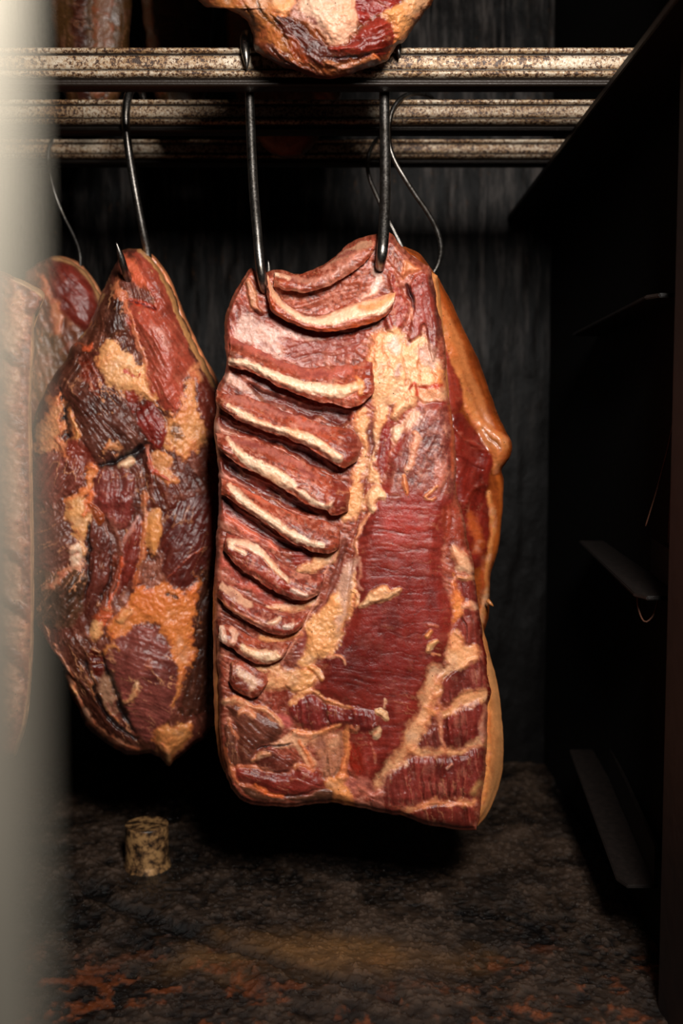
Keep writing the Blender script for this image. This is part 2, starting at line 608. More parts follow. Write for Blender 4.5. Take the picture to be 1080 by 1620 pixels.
def steel_material():
    m, nt, b = mat_new('hook_steel')
    L = nt.links.new
    n = noise(nt, 60, 5, .6)
    r = ramp(nt, [(.3, (.10, .085, .07)), (.55, (.23, .21, .19)), (.8, (.34, .32, .30))])
    L(n.outputs['Fac'], r.inputs['Fac']); L(r.outputs['Color'], b.inputs['Base Color'])
    b.inputs['Metallic'].default_value = 1
    n2 = noise(nt, 400, 3)
    r2 = ramp(nt, [(.3, (.26,) * 3), (.7, (.42,) * 3)])
    L(n2.outputs['Fac'], r2.inputs['Fac']); L(r2.outputs['Color'], b.inputs['Roughness'])
    bp = nd(nt, 'ShaderNodeBump', Strength=.15, Distance=.0006); L(n2.outputs['Fac'], bp.inputs['Height']); L(bp.outputs['Normal'], b.inputs['Normal'])
    return m


M_steel = steel_material()


def rail_material():
    m, nt, b = mat_new('rusty_galvanised_rail')
    L = nt.links.new
    big = noise(nt, 26, 4, .6, (.5, 1, 1))
    fine = noise(nt, 260, 5, .7)
    spots = noise(nt, 250, 4, .75)
    basec = ramp(nt, [(.36, (.12, .052, .018)), (.47, (.30, .185, .09)), (.62, (.50, .42, .32))])
    ad = nd(nt, 'ShaderNodeMath', operation='MULTIPLY_ADD'); L(fine.outputs['Fac'], ad.inputs[0]); ad.inputs[1].default_value = .55
    mu = nd(nt, 'ShaderNodeMath', operation='MULTIPLY'); L(big.outputs['Fac'], mu.inputs[0]); mu.inputs[1].default_value = .5
    L(mu.outputs[0], ad.inputs[2]); L(ad.outputs[0], basec.inputs['Fac'])
    # pits: dark rust specks, denser where the coarse noise is low
    md = nd(nt, 'ShaderNodeMath', operation='MULTIPLY_ADD'); L(big.outputs['Fac'], md.inputs[0]); md.inputs[1].default_value = .35; L(spots.outputs['Fac'], md.inputs[2])
    pit = ramp(nt, [(.60, (1, 1, 1)), (.655, (0, 0, 0))]); L(md.outputs[0], pit.inputs['Fac'])
    halo = ramp(nt, [(.635, (1, 1, 1)), (.70, (0, 0, 0))]); L(md.outputs[0], halo.inputs['Fac'])
    hx = nd(nt, 'ShaderNodeMix', data_type='RGBA'); L(halo.outputs['Color'], hx.inputs[0]); L(basec.outputs['Color'], hx.inputs[6]); hx.inputs[7].default_value = (.20, .085, .028, 1)
    mx = nd(nt, 'ShaderNodeMix', data_type='RGBA'); L(pit.outputs['Color'], mx.inputs[0]); L(hx.outputs[2], mx.inputs[6])
    mx.inputs[7].default_value = (.035, .016, .008, 1)
    # near-black tone in the grooves and on the underside lip, set by profile
    at = nt.nodes.new('ShaderNodeAttribute'); at.attribute_name = 'ProfileDark'
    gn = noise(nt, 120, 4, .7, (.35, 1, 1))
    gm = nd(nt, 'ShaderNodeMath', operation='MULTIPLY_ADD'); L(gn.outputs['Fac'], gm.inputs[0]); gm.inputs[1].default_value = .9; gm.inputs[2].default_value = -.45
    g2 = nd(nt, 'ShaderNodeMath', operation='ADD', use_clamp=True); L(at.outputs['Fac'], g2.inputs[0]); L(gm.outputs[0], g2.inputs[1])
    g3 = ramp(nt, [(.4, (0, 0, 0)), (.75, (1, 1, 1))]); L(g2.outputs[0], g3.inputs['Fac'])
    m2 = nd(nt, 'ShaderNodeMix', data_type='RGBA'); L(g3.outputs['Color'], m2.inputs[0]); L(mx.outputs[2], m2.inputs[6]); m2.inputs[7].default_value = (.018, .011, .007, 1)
    L(m2.outputs[2], b.inputs['Base Color'])
    b.inputs['Metallic'].default_value = .25
    rr = ramp(nt, [(.3, (.6,) * 3), (.7, (.38,) * 3)]); L(fine.outputs['Fac'], rr.inputs['Fac']); L(rr.outputs['Color'], b.inputs['Roughness'])
    bp = nd(nt, 'ShaderNodeBump', Strength=.6, Distance=.001); L(md.outputs[0], bp.inputs['Height']); L(bp.outputs['Normal'], b.inputs['Normal'])
    return m


M_rail = rail_material()


def soot_wall():
    m, nt, b = mat_new('soot_wall')
    L = nt.links.new
    n = noise(nt, 16, 6, .68, (3.0, 1, .45))
    n2 = noise(nt, 60, 5, .7, (1.6, 1, .7))
    r = ramp(nt, [(.40, (.0016, .0014, .0013)), (.49, (.008, .0065, .0058)), (.66, (.062, .052, .047))])
    L(n.outputs['Fac'], r.inputs['Fac'])
    rust = ramp(nt, [(.60, (0, 0, 0)), (.74, (1, 1, 1))]); L(n2.outputs['Fac'], rust.inputs['Fac'])
    rn = noise(nt, 5, 3); rr = ramp(nt, [(.42, (0, 0, 0)), (.58, (1, 1, 1))]); L(rn.outputs['Fac'], rr.inputs['Fac'])
    mu = nd(nt, 'ShaderNodeMath', operation='MULTIPLY'); L(rust.outputs['Color'], mu.inputs[0]); L(rr.outputs['Color'], mu.inputs[1])
    mx = nd(nt, 'ShaderNodeMix', data_type='RGBA'); L(mu.outputs[0], mx.inputs[0]); L(r.outputs['Color'], mx.inputs[6]); mx.inputs[7].default_value = (.085, .038, .014, 1)
    # tar runs
    n3 = noise(nt, 11, 3, .5, (5, 1, .22))
    tar = ramp(nt, [(.57, (0, 0, 0)), (.61, (1, 1, 1))]); L(n3.outputs['Fac'], tar.inputs['Fac'])
    m2 = nd(nt, 'ShaderNodeMix', data_type='RGBA'); L(tar.outputs['Color'], m2.inputs[0]); L(mx.outputs[2], m2.inputs[6]); m2.inputs[7].default_value = (.0018, .0015, .0014, 1)
    # colour drops to near black over the lower wall, with a ragged upper edge
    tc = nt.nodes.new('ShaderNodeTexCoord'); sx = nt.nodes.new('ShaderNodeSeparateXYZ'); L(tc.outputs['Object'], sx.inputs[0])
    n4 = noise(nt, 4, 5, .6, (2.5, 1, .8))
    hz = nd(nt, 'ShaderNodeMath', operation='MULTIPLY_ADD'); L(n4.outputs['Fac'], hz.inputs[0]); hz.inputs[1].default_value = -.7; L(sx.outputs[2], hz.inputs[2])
    low_dark = ramp(nt, [(.30, (1, 1, 1)), (.72, (0, 0, 0))]); L(hz.outputs[0], low_dark.inputs['Fac'])
    m3 = nd(nt, 'ShaderNodeMix', data_type='RGBA'); L(low_dark.outputs['Color'], m3.inputs[0]); L(m2.outputs[2], m3.inputs[6]); m3.inputs[7].default_value = (.0022, .0017, .0015, 1)
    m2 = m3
    L(m2.outputs[2], b.inputs['Base Color'])
    b.inputs['Roughness'].default_value = .5
    b.inputs['Specular IOR Level'].default_value = .12
    bp = nd(nt, 'ShaderNodeBump', Strength=.5, Distance=.004); L(n2.outputs['Fac'], bp.inputs['Height']); L(bp.outputs['Normal'], b.inputs['Normal'])
    return m


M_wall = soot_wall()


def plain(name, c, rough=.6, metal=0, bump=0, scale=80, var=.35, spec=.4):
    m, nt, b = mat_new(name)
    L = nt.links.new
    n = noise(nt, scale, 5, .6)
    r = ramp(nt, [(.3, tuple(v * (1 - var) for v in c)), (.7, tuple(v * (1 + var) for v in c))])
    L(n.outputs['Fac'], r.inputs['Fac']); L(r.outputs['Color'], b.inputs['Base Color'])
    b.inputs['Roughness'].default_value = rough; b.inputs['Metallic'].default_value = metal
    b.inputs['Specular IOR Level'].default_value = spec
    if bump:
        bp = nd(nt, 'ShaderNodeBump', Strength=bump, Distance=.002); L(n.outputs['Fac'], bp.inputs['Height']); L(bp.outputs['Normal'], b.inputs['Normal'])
    return m


M_ledge = plain('sooty_ledge', (.007, .0045, .0035), .5, 0, .4, 120)
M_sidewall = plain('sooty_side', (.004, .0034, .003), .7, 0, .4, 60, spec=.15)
M_post = plain('brown_post', (.012, .0055, .0036), .6, 0, .3, 40)
M_wire = plain('rusty_wire', (.11, .04, .02), .7, 0, .3, 300)
M_door = plain('grey_door_enamel', (.072, .065, .052), .45, 0, 0.02, 30, .06)
M_ceiling = plain('sooty_ceiling', (.012, .01, .009), .7, 0, .3, 60)


def floor_material():
    m, nt, b = mat_new('tarred_floor')
    L = nt.links.new
    at = nt.nodes.new('ShaderNodeAttribute'); at.attribute_name = 'Tissue'
    n = noise(nt, 700, 6, .8)
    r = ramp(nt, [(.3, (.3, .35, .35)), (.7, (1.5, 1.45, 1.4))]); L(n.outputs['Fac'], r.inputs['Fac'])
    mx = nd(nt, 'ShaderNodeMix', data_type='RGBA', blend_type='MULTIPLY'); mx.inputs[0].default_value = 1
    L(at.outputs['Color'], mx.inputs[6]); L(r.outputs['Color'], mx.inputs[7]); L(mx.outputs[2], b.inputs['Base Color'])
    L(at.outputs['Alpha'], b.inputs['Roughness'])
    b.inputs['Specular IOR Level'].default_value = .45
    bp = nd(nt, 'ShaderNodeBump', Strength=.8, Distance=.002); L(n.outputs['Fac'], bp.inputs['Height']); L(bp.outputs['Normal'], b.inputs['Normal'])
    return m


M_floor = floor_material()

# ------------------------------------------------------------------ setting
XW, YB = 0.415, 2.06


def build_floor():
    xs = np.r_[np.linspace(-1.05, -.56, 60, endpoint=False), np.linspace(-.56, XW + .02, 700)]
    ys = np.r_[np.linspace(.82, 1.08, 60, endpoint=False), np.linspace(1.08, YB + .05, 720)]
    nx, ny = len(xs), len(ys)
    X, Y = np.meshgrid(xs, ys)
    x, y = X.ravel() * 1000, Y.ravel() * 1000         # millimetres
    lo = fbm(x, y, 260, 501, 4); mid = fbm(x, y, 45, 502, 5); fi = fbm(x, y, 9, 503, 4); sp = sm(.45, .9, fbm(x, y, 5.5, 504, 2))
    grit = sm(.35, 1.0, fi) * sm(-.3, .5, mid)
    z = .003 * lo + .0028 * mid + .0018 * grit + .0012 * fi + .0020 * sp
    c = np.tile(lin((51, 38, 29)), (len(x), 1)) * np.clip(1 + .7 * mid + .7 * fi + .5 * lo, .1, 3)[:, None]
    black = sm(.0, .7, fbm(x, y, 60, 511, 5))
    c = c * (1 - .6 * black[:, None])
    # tan ash patch and orange rust by the threshold
    tx, ty = .03 * 1000, 1.29 * 1000
    d = np.hypot((x - 0) / 190, (y - 1275) / 95) + .35 * lo + .2 * mid
    tan = sm(1.1, .35, d)
    c = c * (1 - tan[:, None]) + (lin((110, 76, 42))[None] * (1 + .3 * fi)[:, None]) * tan[:, None]
    rust = sm(.0, .6, fbm(x, y, 26, 521, 6) + .35 * fi - .1) * sm(1330, 1150, y + 60 * lo + 40 * mid) * .65
    c = c * (1 - rust[:, None]) + (lin((118, 58, 24))[None] * (1 + .4 * fi)[:, None]) * rust[:, None]
    rough = .38 + .1 * mid + .2 * tan - .18 * sp
    # an eroded crack line running from the back left towards the threshold
    crack = seg_dist(x, y, np.array([[-420, 1520], [-300, 1400], [-180, 1320], [-60, 1240], [60, 1170]], float) , False)
    ck = sm(22, 3, crack + 10 * mid)
    z = z - .006 * ck + .004 * sm(40, 20, np.abs(crack - 28))
    c = c * (1 - .7 * ck[:, None])
    V = np.stack([X.ravel(), Y.ravel(), z], -1)
    f = grid_faces(ny, nx)[:, ::-1]
    o = new_mesh('floor', V, f, M_floor, np.clip(c, .001, 1), np.clip(rough, .22, .8))
    o['kind'] = 'structure'


build_floor()


def struct(o):
    o['kind'] = 'structure'
    return o


def build_back_wall():
    nx, nz = 240, 300
    xs = np.linspace(-1.02, XW + .02, nx); zs = np.linspace(-.02, 1.9, nz)
    X, Z = np.meshgrid(xs, zs)
    x, z = X.ravel() * 1000, Z.ravel() * 1000
    d = .003 * fbm(x, z * .35, 60, 701, 5) + .0025 * sm(.2, .8, fbm(x, z * .18, 22, 702, 3))
    V = np.stack([X.ravel(), YB - d, Z.ravel()], -1)
    V2 = np.array([[-1.02, YB + .05, -.02], [XW + .02, YB + .05, -.02], [XW + .02, YB + .05, 1.9], [-1.02, YB + .05, 1.9]])
    f = grid_faces(nz, nx).tolist()
    k = len(V)
    f.append([k, k + 1, k + 2, k + 3])
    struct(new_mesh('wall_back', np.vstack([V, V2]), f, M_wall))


build_back_wall()
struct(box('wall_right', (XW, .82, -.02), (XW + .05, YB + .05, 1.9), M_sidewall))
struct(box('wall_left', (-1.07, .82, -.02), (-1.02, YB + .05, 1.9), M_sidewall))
struct(box('ceiling', (-1.07, .82, 1.9), (XW + .05, YB + .05, 1.94), M_ceiling))
# dark door post on the right, standing proud of the side wall
struct(box('trim_1', (.372, 1.06, -.01), (XW + .03, 1.16, 1.89), M_post, .003))
# pale chamber door standing ajar right beside the camera
struct(box('door_1', (-.60, .11, .0), (-.0445, .15, 1.75), M_door, .004))

# ------------------------------------------------------------------ hanging rails
RD = [1.31, 1.50, 1.69]


def build_rail(name, D, ytop, ybot, label, x0=-.98, x1=.40):
    zt = P(540, ytop, D)[2]; zb = P(540, ybot, D)[2]
    Hh = zt - zb
    # profile (depth towards viewer, height fraction, dark amount)
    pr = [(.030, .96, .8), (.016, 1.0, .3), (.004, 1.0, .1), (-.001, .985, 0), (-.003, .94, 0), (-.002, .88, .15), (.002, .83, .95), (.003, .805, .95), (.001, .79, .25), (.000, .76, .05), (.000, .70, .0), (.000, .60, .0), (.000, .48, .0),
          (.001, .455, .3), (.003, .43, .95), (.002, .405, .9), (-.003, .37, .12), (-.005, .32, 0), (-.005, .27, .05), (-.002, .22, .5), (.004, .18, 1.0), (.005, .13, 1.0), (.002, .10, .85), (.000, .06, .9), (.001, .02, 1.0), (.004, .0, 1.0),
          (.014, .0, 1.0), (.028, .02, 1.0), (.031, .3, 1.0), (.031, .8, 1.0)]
    nx = 300
    xs = np.linspace(x0, x1, nx)
    V = []; G = []
    for (dy, hz, g) in pr:
        V.append(np.stack([xs, np.full(nx, D + dy), np.full(nx, zb + hz * Hh)], -1))
        G.append(np.full(nx, g))
    m = len(pr)
    V = np.vstack(V); G = np.concatenate(G)
    f = []
    for i in range(m):
        j = (i + 1) % m
        a = i * nx + np.arange(nx - 1); b = j * nx + np.arange(nx - 1)
        f.append(np.stack([a, b, b + 1, a + 1], -1))
    fl = np.vstack(f).tolist()
    fl.append([i * nx for i in range(m)]); fl.append([i * nx + nx - 1 for i in range(m)][::-1])
    o = new_mesh(name, V, fl, M_rail, None, None, (0, 0, 0))
    a = o.data.attributes.new('ProfileDark', 'FLOAT', 'POINT')
    a.data.foreach_set('value', G.astype(np.float32))
    tag(o, label, 'rail')
    return o


build_rail('hanging_rail', RD[0], 75, 135, 'nearest and topmost pitted rusty metal rail, in front of the hooks', )
build_rail('hanging_rail.001', RD[1], 157, 207.5, 'middle of the three rusty metal rails, behind the nearest one')
build_rail('hanging_rail.002', RD[2], 220, 259, 'rearmost and lowest looking rusty metal rail, closest to the sooty back wall')

# ledges on the right wall
ZR = P(540, 135, RD[0])[2]


def angle_ledge(name, inner_front, inner_back, wall_dx, up, label, mat=M_ledge, thick=.005, lip=None):
    """sloping angle-iron ledge: inner_front / inner_back world points of the free edge, flange rising on the wall side"""
    a = np.array(inner_front); b = np.array(inner_back)
    root = empty(name, tuple(a), label, 'ledge')
    w = np.array([wall_dx, 0, 0]); u = np.array([0, 0, up]); t = np.array([0, 0, thick]); tw = np.array([thick, 0, 0])
    ac = a + w * .22 + (a - b) / np.linalg.norm(b - a) * 0.018      # rounded front corner
    def prism(nm, poly, off):
        n = len(poly)
        V = np.vstack([poly, np.array(poly) + off])
        f = [list(range(n)), list(range(2 * n - 1, n - 1, -1))] + [[i, i + n, (i + 1) % n + n, (i + 1) % n] for i in range(n)]
        o = new_mesh(nm, V, f, mat, None, None, tuple(a), root, smooth=False)
        bm = bmesh.new(); bm.from_mesh(o.data); bmesh.ops.recalc_face_normals(bm, faces=bm.faces[:])
        bmesh.ops.bevel(bm, geom=bm.edges[:], offset=.0012, segments=2, affect='EDGES'); bm.to_mesh(o.data); bm.free()
    prism('shelf_flange', [a, ac, ac + w * .78, b + w, b], -t)
    prism('upright_flange', [ac + w * .78 - tw, ac + w * .78 - tw + u, b + w - tw + u, b + w - tw], tw)
    return root


# upper ledge that carries the rails
angle_ledge('rail_ledge', (.327, .95, ZR - .001), (.327, YB - .002, ZR - .001), XW - .327 - .001, .10, 'dark angle ledge carrying the right ends of the hanging rails', thick=.010)


def pxp(x, y, D):
    return tuple(P(x, y, D))


angle_ledge('wall_bracket', pxp(1020, 467, 1.25), pxp(905, 527, 1.66), .055, .05, 'sooty slanting bracket at head height of the hanging ribs, its edge faintly lit')
angle_ledge('wall_bracket.001', pxp(1002, 938, 1.25), pxp(915, 855, 1.62), .055, .05, 'middle sooty slanting bracket on the right, with wire loop under it')
angle_ledge('wall_bracket.002', pxp(974, 1388, 1.28), pxp(900, 1185, 1.66), .05, .05, 'lowest sooty sloping bracket on the right, near the floor')

# wire loop and string on the right
o = tube('wire_loop', [pxp(1008, 938, 1.27), pxp(1010, 965, 1.27), pxp(1020, 984, 1.27), pxp(1032, 975, 1.27), pxp(1042, 945, 1.28)], .0011, M_wire, seg=8)
tag(o, 'small rusty wire loop dangling below the middle bracket on the right', 'wire')
o = tube('string', [pxp(1074, 615, 1.28), pxp(1058, 700, 1.29), pxp(1040, 770, 1.30), pxp(1021, 832, 1.31)], .0009, M_wire, seg=8)
tag(o, 'thin rust-brown string slanting down to the bracket by the right post', 'string')
o = tube('string.001', [pxp(1076, 640, 1.27), pxp(1066, 720, 1.27), pxp(1060, 800, 1.27), pxp(1057, 858, 1.27)], .0009, M_wire, seg=8)
tag(o, 'thin rust-brown string hanging almost straight beside the right post', 'string')

# stub of round bar on the floor
def build_peg():
    m, nt, b = mat_new('rusty_stub')
    L = nt.links.new
    n = noise(nt, 75, 5, .7); n2 = noise(nt, 260, 4, .7)
    r = ramp(nt, [(.40, (.02, .012, .007)), (.48, (.13, .065, .028)), (.60, (.42, .23, .09))])
    L(n.outputs['Fac'], r.inputs['Fac']); L(r.outputs['Color'], b.inputs['Base Color'])
    b.inputs['Roughness'].default_value = .34; b.inputs['Metallic'].default_value = .3
    bp = nd(nt, 'ShaderNodeBump', Strength=.35, Distance=.0012); L(n2.outputs['Fac'], bp.inputs['Height']); L(bp.outputs['Normal'], b.inputs['Normal'])
    D = 1.56
    t = (1395 - 690)
    base = P(235, 1398, D); top = P(232, 1303, D)
    R = 35 / F * D
    cz0 = 0.0; cz1 = top[2]
    prof = [(R * 1.12, -.004), (R * 1.06, .003), (R * 1.005, .008), (R * .99, .03), (R, cz1 - .003), (R * .985, cz1 - .001), (R * .96, cz1), (R * .9, cz1 - .001), (R * .5, cz1 - .0015), (.0005, cz1 - .001)]
    seg = 72
    th = np.linspace(0, 2 * math.pi, seg, endpoint=False)
    V = []
    q = []
    for i in range(len(prof) - 1):
        (r0, z0), (r1, z1) = prof[i], prof[i + 1]
        k = max(1, int(math.hypot(r1 - r0, z1 - z0) / .002))
        for j in range(k):
            q.append((r0 + (r1 - r0) * j / k, z0 + (z1 - z0) * j / k))
    q.append(prof[-1])
    for (rr, zz) in q:
        jit = 1 + .006 * fbm(np.cos(th) * 40 + zz * 900, np.sin(th) * 40 + 7, 12, 801, 3) * (1 if zz < cz1 - .004 else .4)
        V.append(np.stack([top[0] + rr * jit * np.cos(th), D + rr * jit * np.sin(th), np.full(seg, zz)], -1))
    f = []
    for i in range(len(q) - 1):
        for j in range(seg):
            k = (j + 1) % seg
            f.append([i * seg + j, i * seg + k, (i + 1) * seg + k, (i + 1) * seg + j])
    org = (top[0], D, 0)
    o = new_mesh('metal_stub', np.vstack(V), f, m, None, None, org)
    tag(o, 'short rusty round metal stub standing on the tarred floor below the left joint', 'stub')


build_peg()

#@@MEAT
# ------------------------------------------------------------------ cured meat
def conv(x0, y0, s):
    return lambda *p: [(x0 + a / s, y0 + b / s) for a, b in p]


A1 = conv(340, 360, 4.154); A2 = conv(560, 360, 4.154); A3 = conv(330, 600, 4.0); A4 = conv(560, 600, 4.154)
A5 = conv(330, 850, 4.154); A6 = conv(560, 850, 4.154); A7 = conv(330, 1070, 4.154); A8 = conv(560, 1070, 4.154)
H1 = conv(0, 360, 3); H2 = conv(0, 780, 3); T1 = conv(0, 0, 2); T2 = conv(300, 0, 2.7)
ID = lambda *p: list(p)

CREAM = (234, 202, 164); ORANGE = (222, 156, 98); RED = (138, 46, 40); DRED = (96, 28, 27); BROWN = (112, 56, 48)
WINE = (118, 40, 41); PALE = (214, 172, 152); RIBRED = (150, 58, 46)


def Mu(pts, col=RED, **k):
    return Layer('muscle', pts, col, **k)


def Fa(pts, col=CREAM, **k):
    k.setdefault('up', 2.0)
    return Layer('fat', pts, col, **k)


def Me(pts, col=PALE, **k):
    return Layer('membrane', pts, col, **k)


def Sl(pts, col=(40, 12, 10), **k):
    return Layer('slit', pts, col, **k)


# ---- ribs: upper border, overhanging lower border (photo pixels), relief
RIBS = [
    # 1 top rib under the upper edge
    (A1((392, 290), (470, 305), (560, 312), (650, 290), (760, 222), (890, 120), (990, 82), (1056, 74)),
     A1((385, 385), (470, 412), (560, 424), (650, 412), (760, 372), (870, 312), (980, 235), (1064, 130)), 15),
    # 2 big cream rib
    (A1((345, 300), (385, 400), (440, 475), (540, 545), (660, 572), (780, 540), (900, 484), (1060, 440), (1190, 400)) + [(621, 466)],
     A1((330, 440), (375, 545), (470, 612), (590, 662), (720, 690), (860, 672), (980, 640), (1090, 600), (1160, 545)) + [(622, 474)], 20),
    # 3
    (A1((104, 712), (180, 748), (290, 800), (420, 868), (560, 912), (700, 920), (830, 905), (930, 872), (1010, 815)) + [(588, 560)],
     A1((80, 905), (160, 925)) + A3((350, -5), (440, 45), (560, 95), (680, 135), (800, 158), (880, 180), (960, 160), (1040, 95)) + [(592, 600)], 20),
    # 4
    (A3((50, 66), (120, 96), (220, 104), (360, 150), (500, 205), (650, 255), (780, 292), (880, 312), (940, 360), (968, 420)),
     A3((52, 150), (110, 210), (210, 270), (350, 325), (470, 362), (580, 412), (690, 470), (780, 525), (860, 558), (940, 520)), 21),
    # 5
    (A3((42, 336), (130, 348), (260, 368), (400, 420), (520, 485), (640, 545), (760, 600), (830, 640), (880, 690), (892, 740)),
     A3((62, 440), (130, 500), (230, 565), (350, 620), (470, 692), (570, 760), (660, 808), (740, 835), (790, 860), (880, 830)), 21),
    # 6
    (A3((75, 625), (150, 650), (280, 720), (420, 790), (540, 850), (660, 880), (760, 905), (820, 940), (832, 1000)),
     A3((80, 720), (150, 770), (260, 850), (380, 925), (480, 1000), (580, 1060), (680, 1098), (760, 1104), (820, 1070)), 19),
    # 7
    (A5((110, -30), (220, 0), (320, 40), (420, 110), (520, 195), (620, 240), (700, 240), (756, 238)),
     A5((100, 80), (190, 190), (300, 262), (400, 338), (500, 388), (590, 412), (680, 402), (740, 350)), 18),
    # 8
    (A5((80, 275), (150, 320), (250, 400), (350, 450), (450, 480), (560, 496), (666, 484)),
     A5((58, 400), (150, 480), (250, 552), (350, 606), (450, 636), (540, 640), (620, 590)), 16),
    # 9
    (A5((70, 570), (150, 575), (240, 630), (340, 680), (440, 690), (560, 676)),
     A5((62, 680), (140, 725), (230, 790), (330, 830), (430, 828), (500, 775)), 15),
    # 10 short end
    (A5((150, 812), (200, 800), (270, 830), (340, 880), (396, 938)),
     A5((135, 945), (175, 1010), (240, 1040), (300, 1052), (370, 985)), 14),
]

# pale bone/fat strips and tissue on the ribs and the flesh between them
RIB_LAYERS = [
    # rib 1
    Me(A1((740, 215), (830, 175), (930, 130), (1020, 95)), (168, 118, 92), w=6, soft=4, warp=2.5, ang=-25, var=.8),
    Me(A1((500, 345), (620, 350), (740, 320), (860, 250)), (176, 112, 92), w=4, soft=4, warp=2.5, ang=-20, var=.8),
    Fa(A1((400, 308), (440, 318), (478, 336)), w=3.5, soft=2, warp=1.5),
    # rib 2
    Mu(A1((345, 440), (390, 545), (500, 620), (640, 668), (780, 682), (920, 648), (1060, 610)), (156, 58, 34), w=4.5, soft=3, warp=1.5),
    Fa(A1((352, 318), (392, 445), (465, 528), (570, 592), (670, 612), (790, 597), (900, 555), (1000, 530), (1090, 512), (1150, 470), (1185, 440)),
       w=[3, 5, 5.5, 5.5, 7, 9.5, 11, 12.5, 13, 9, 5], soft=1.8, warp=1.8, up=3, hs=6, lump=1.5, var=.12),
    Fa(A1((960, 520), (1060, 505), (1150, 460), (1185, 440)), ORANGE, w=[4, 8, 6, 4], soft=5, warp=3, var=.1, up=0),
    # rib 3
    Me(A1((120, 735), (240, 780), (380, 858), (520, 925), (700, 960), (880, 930)), (170, 84, 68), w=7, soft=5, warp=4, ang=22, var=.7),
    Fa(A1((92, 875), (200, 888), (320, 940), (460, 1005), (590, 1048), (720, 1068), (830, 1072), (930, 1035)),
       w=[5, 5, 6, 7, 9, 10, 10, 7], soft=1.8, warp=2, up=3, hs=6, lump=1.4, var=.14),
    Mu(A1((985, 870), (1030, 900), (1052, 980), (1020, 1080), (950, 1130), (930, 1070), (980, 1000)), (134, 38, 26), soft=4, warp=3),
    Fa(A1((935, 985), (960, 1020), (950, 1085)), ORANGE, w=[3, 5, 4], soft=2.5, warp=2, var=.2),
    # rib 4
    Me(A3((130, 110), (240, 150), (400, 200), (600, 270), (760, 330)), (172, 100, 86), w=5, soft=5, warp=5, ang=20, var=.8),
    Fa(A3((128, 170), (200, 215), (290, 268), (400, 300), (500, 330), (600, 365), (700, 415), (780, 465), (826, 496)),
       w=[4, 6, 6, 5, 7, 8.5, 8, 8, 6], soft=1.8, warp=2.2, up=3, hs=5, lump=1.5, var=.14),
    Mu(A3((860, 320), (940, 370), (968, 440), (930, 530), (870, 550), (850, 480)), (128, 40, 32), soft=5, warp=4),
    # rib 5
    Me(A3((140, 370), (260, 400), (420, 460), (560, 540), (680, 620)), (168, 92, 78), w=5, soft=5, warp=5, ang=25, var=.8),
    Fa(A3((118, 372), (165, 430), (240, 500), (330, 560), (420, 605), (490, 650), (535, 672)),
       w=[3, 5.5, 8, 10, 12, 11, 6], soft=1.8, warp=2.2, up=3.5, hs=6, lump=1.3, var=.1),
    Fa(A3((540, 690), (610, 735), (680, 780), (740, 806), (770, 790), (798, 750)), w=[3, 4.5, 4.5, 5, 4, 3], soft=1.6, warp=2.4, up=2.5),
    Mu(A3((790, 620), (850, 650), (888, 720), (860, 840), (790, 850), (770, 720)), (112, 34, 28), soft=4, warp=4),
    # rib 6
    Me(A3((140, 640), (260, 705), (400, 775), (540, 840)), (196, 96, 68), w=4, soft=4, warp=3, ang=28, var=.5),
    Fa(A3((125, 672), (180, 728), (270, 800), (360, 870), (450, 925), (530, 985), (620, 1030), (715, 1046)),
       w=[4, 6.5, 7, 7, 6.5, 6, 5, 4], soft=1.8, warp=2.4, up=3, hs=5, lump=1.5, var=.18),
    # rib 7
    Fa(A5((135, 30), (220, 38), (300, 70), (380, 140), (450, 215), (515, 285)), w=[4, 6, 6.5, 5, 5, 3.5], soft=1.8, warp=2.2, up=3, var=.22),
    Fa(A5((140, 55), (200, 90), (240, 110)), w=[3, 4, 3], soft=1.6, warp=2),
    Mu(A5((480, 300), (520, 330)), (150, 44, 34), w=6, soft=2.5, warp=2),
    Fa(A5((550, 335), (600, 368), (638, 385)), (222, 196, 172), w=[3, 4.5, 3.5], soft=1.6, warp=1.6, up=3),
    # rib 8
    Me(A5((92, 320), (150, 360), (220, 410), (268, 445)), (206, 152, 122), w=[6, 8, 8, 5], soft=3, warp=3, ang=35, var=.5),
    Fa(A5((70, 420), (150, 470), (240, 520), (320, 560)), (176, 112, 78), w=3, soft=3, warp=3),
    Fa(A5((390, 565), (430, 560), (460, 540)), (226, 196, 158), w=[3, 5, 3.5], soft=1.5, warp=2, up=3),
    Fa(A5((490, 592), (530, 588), (552, 575)), (220, 196, 172), w=[3, 5, 3], soft=1.5, warp=1.5, up=3),
    # rib 9
    Fa(A5((78, 600), (88, 640), (98, 680)), (222, 190, 160), w=6, soft=1.8, warp=2),
    Fa(A5((150, 605), (178, 650), (150, 690)), (214, 164, 132), w=5, soft=2, warp=2.5),
    Fa(A5((222, 720), (255, 750), (300, 768), (360, 778), (440, 785), (470, 800)), (228, 194, 150), w=[4, 7, 8, 9.5, 9, 4], soft=1.6, warp=2.5, up=3.5),
    # rib 10
    Me(A5((190, 860), (250, 900), (310, 960), (270, 1010)), (200, 152, 122), w=[4, 7, 7, 4], soft=4, warp=5, var=.6),
    Mu(A5((175, 940), (230, 980), (250, 1010)), (136, 50, 42), w=7, soft=4, warp=3),
]

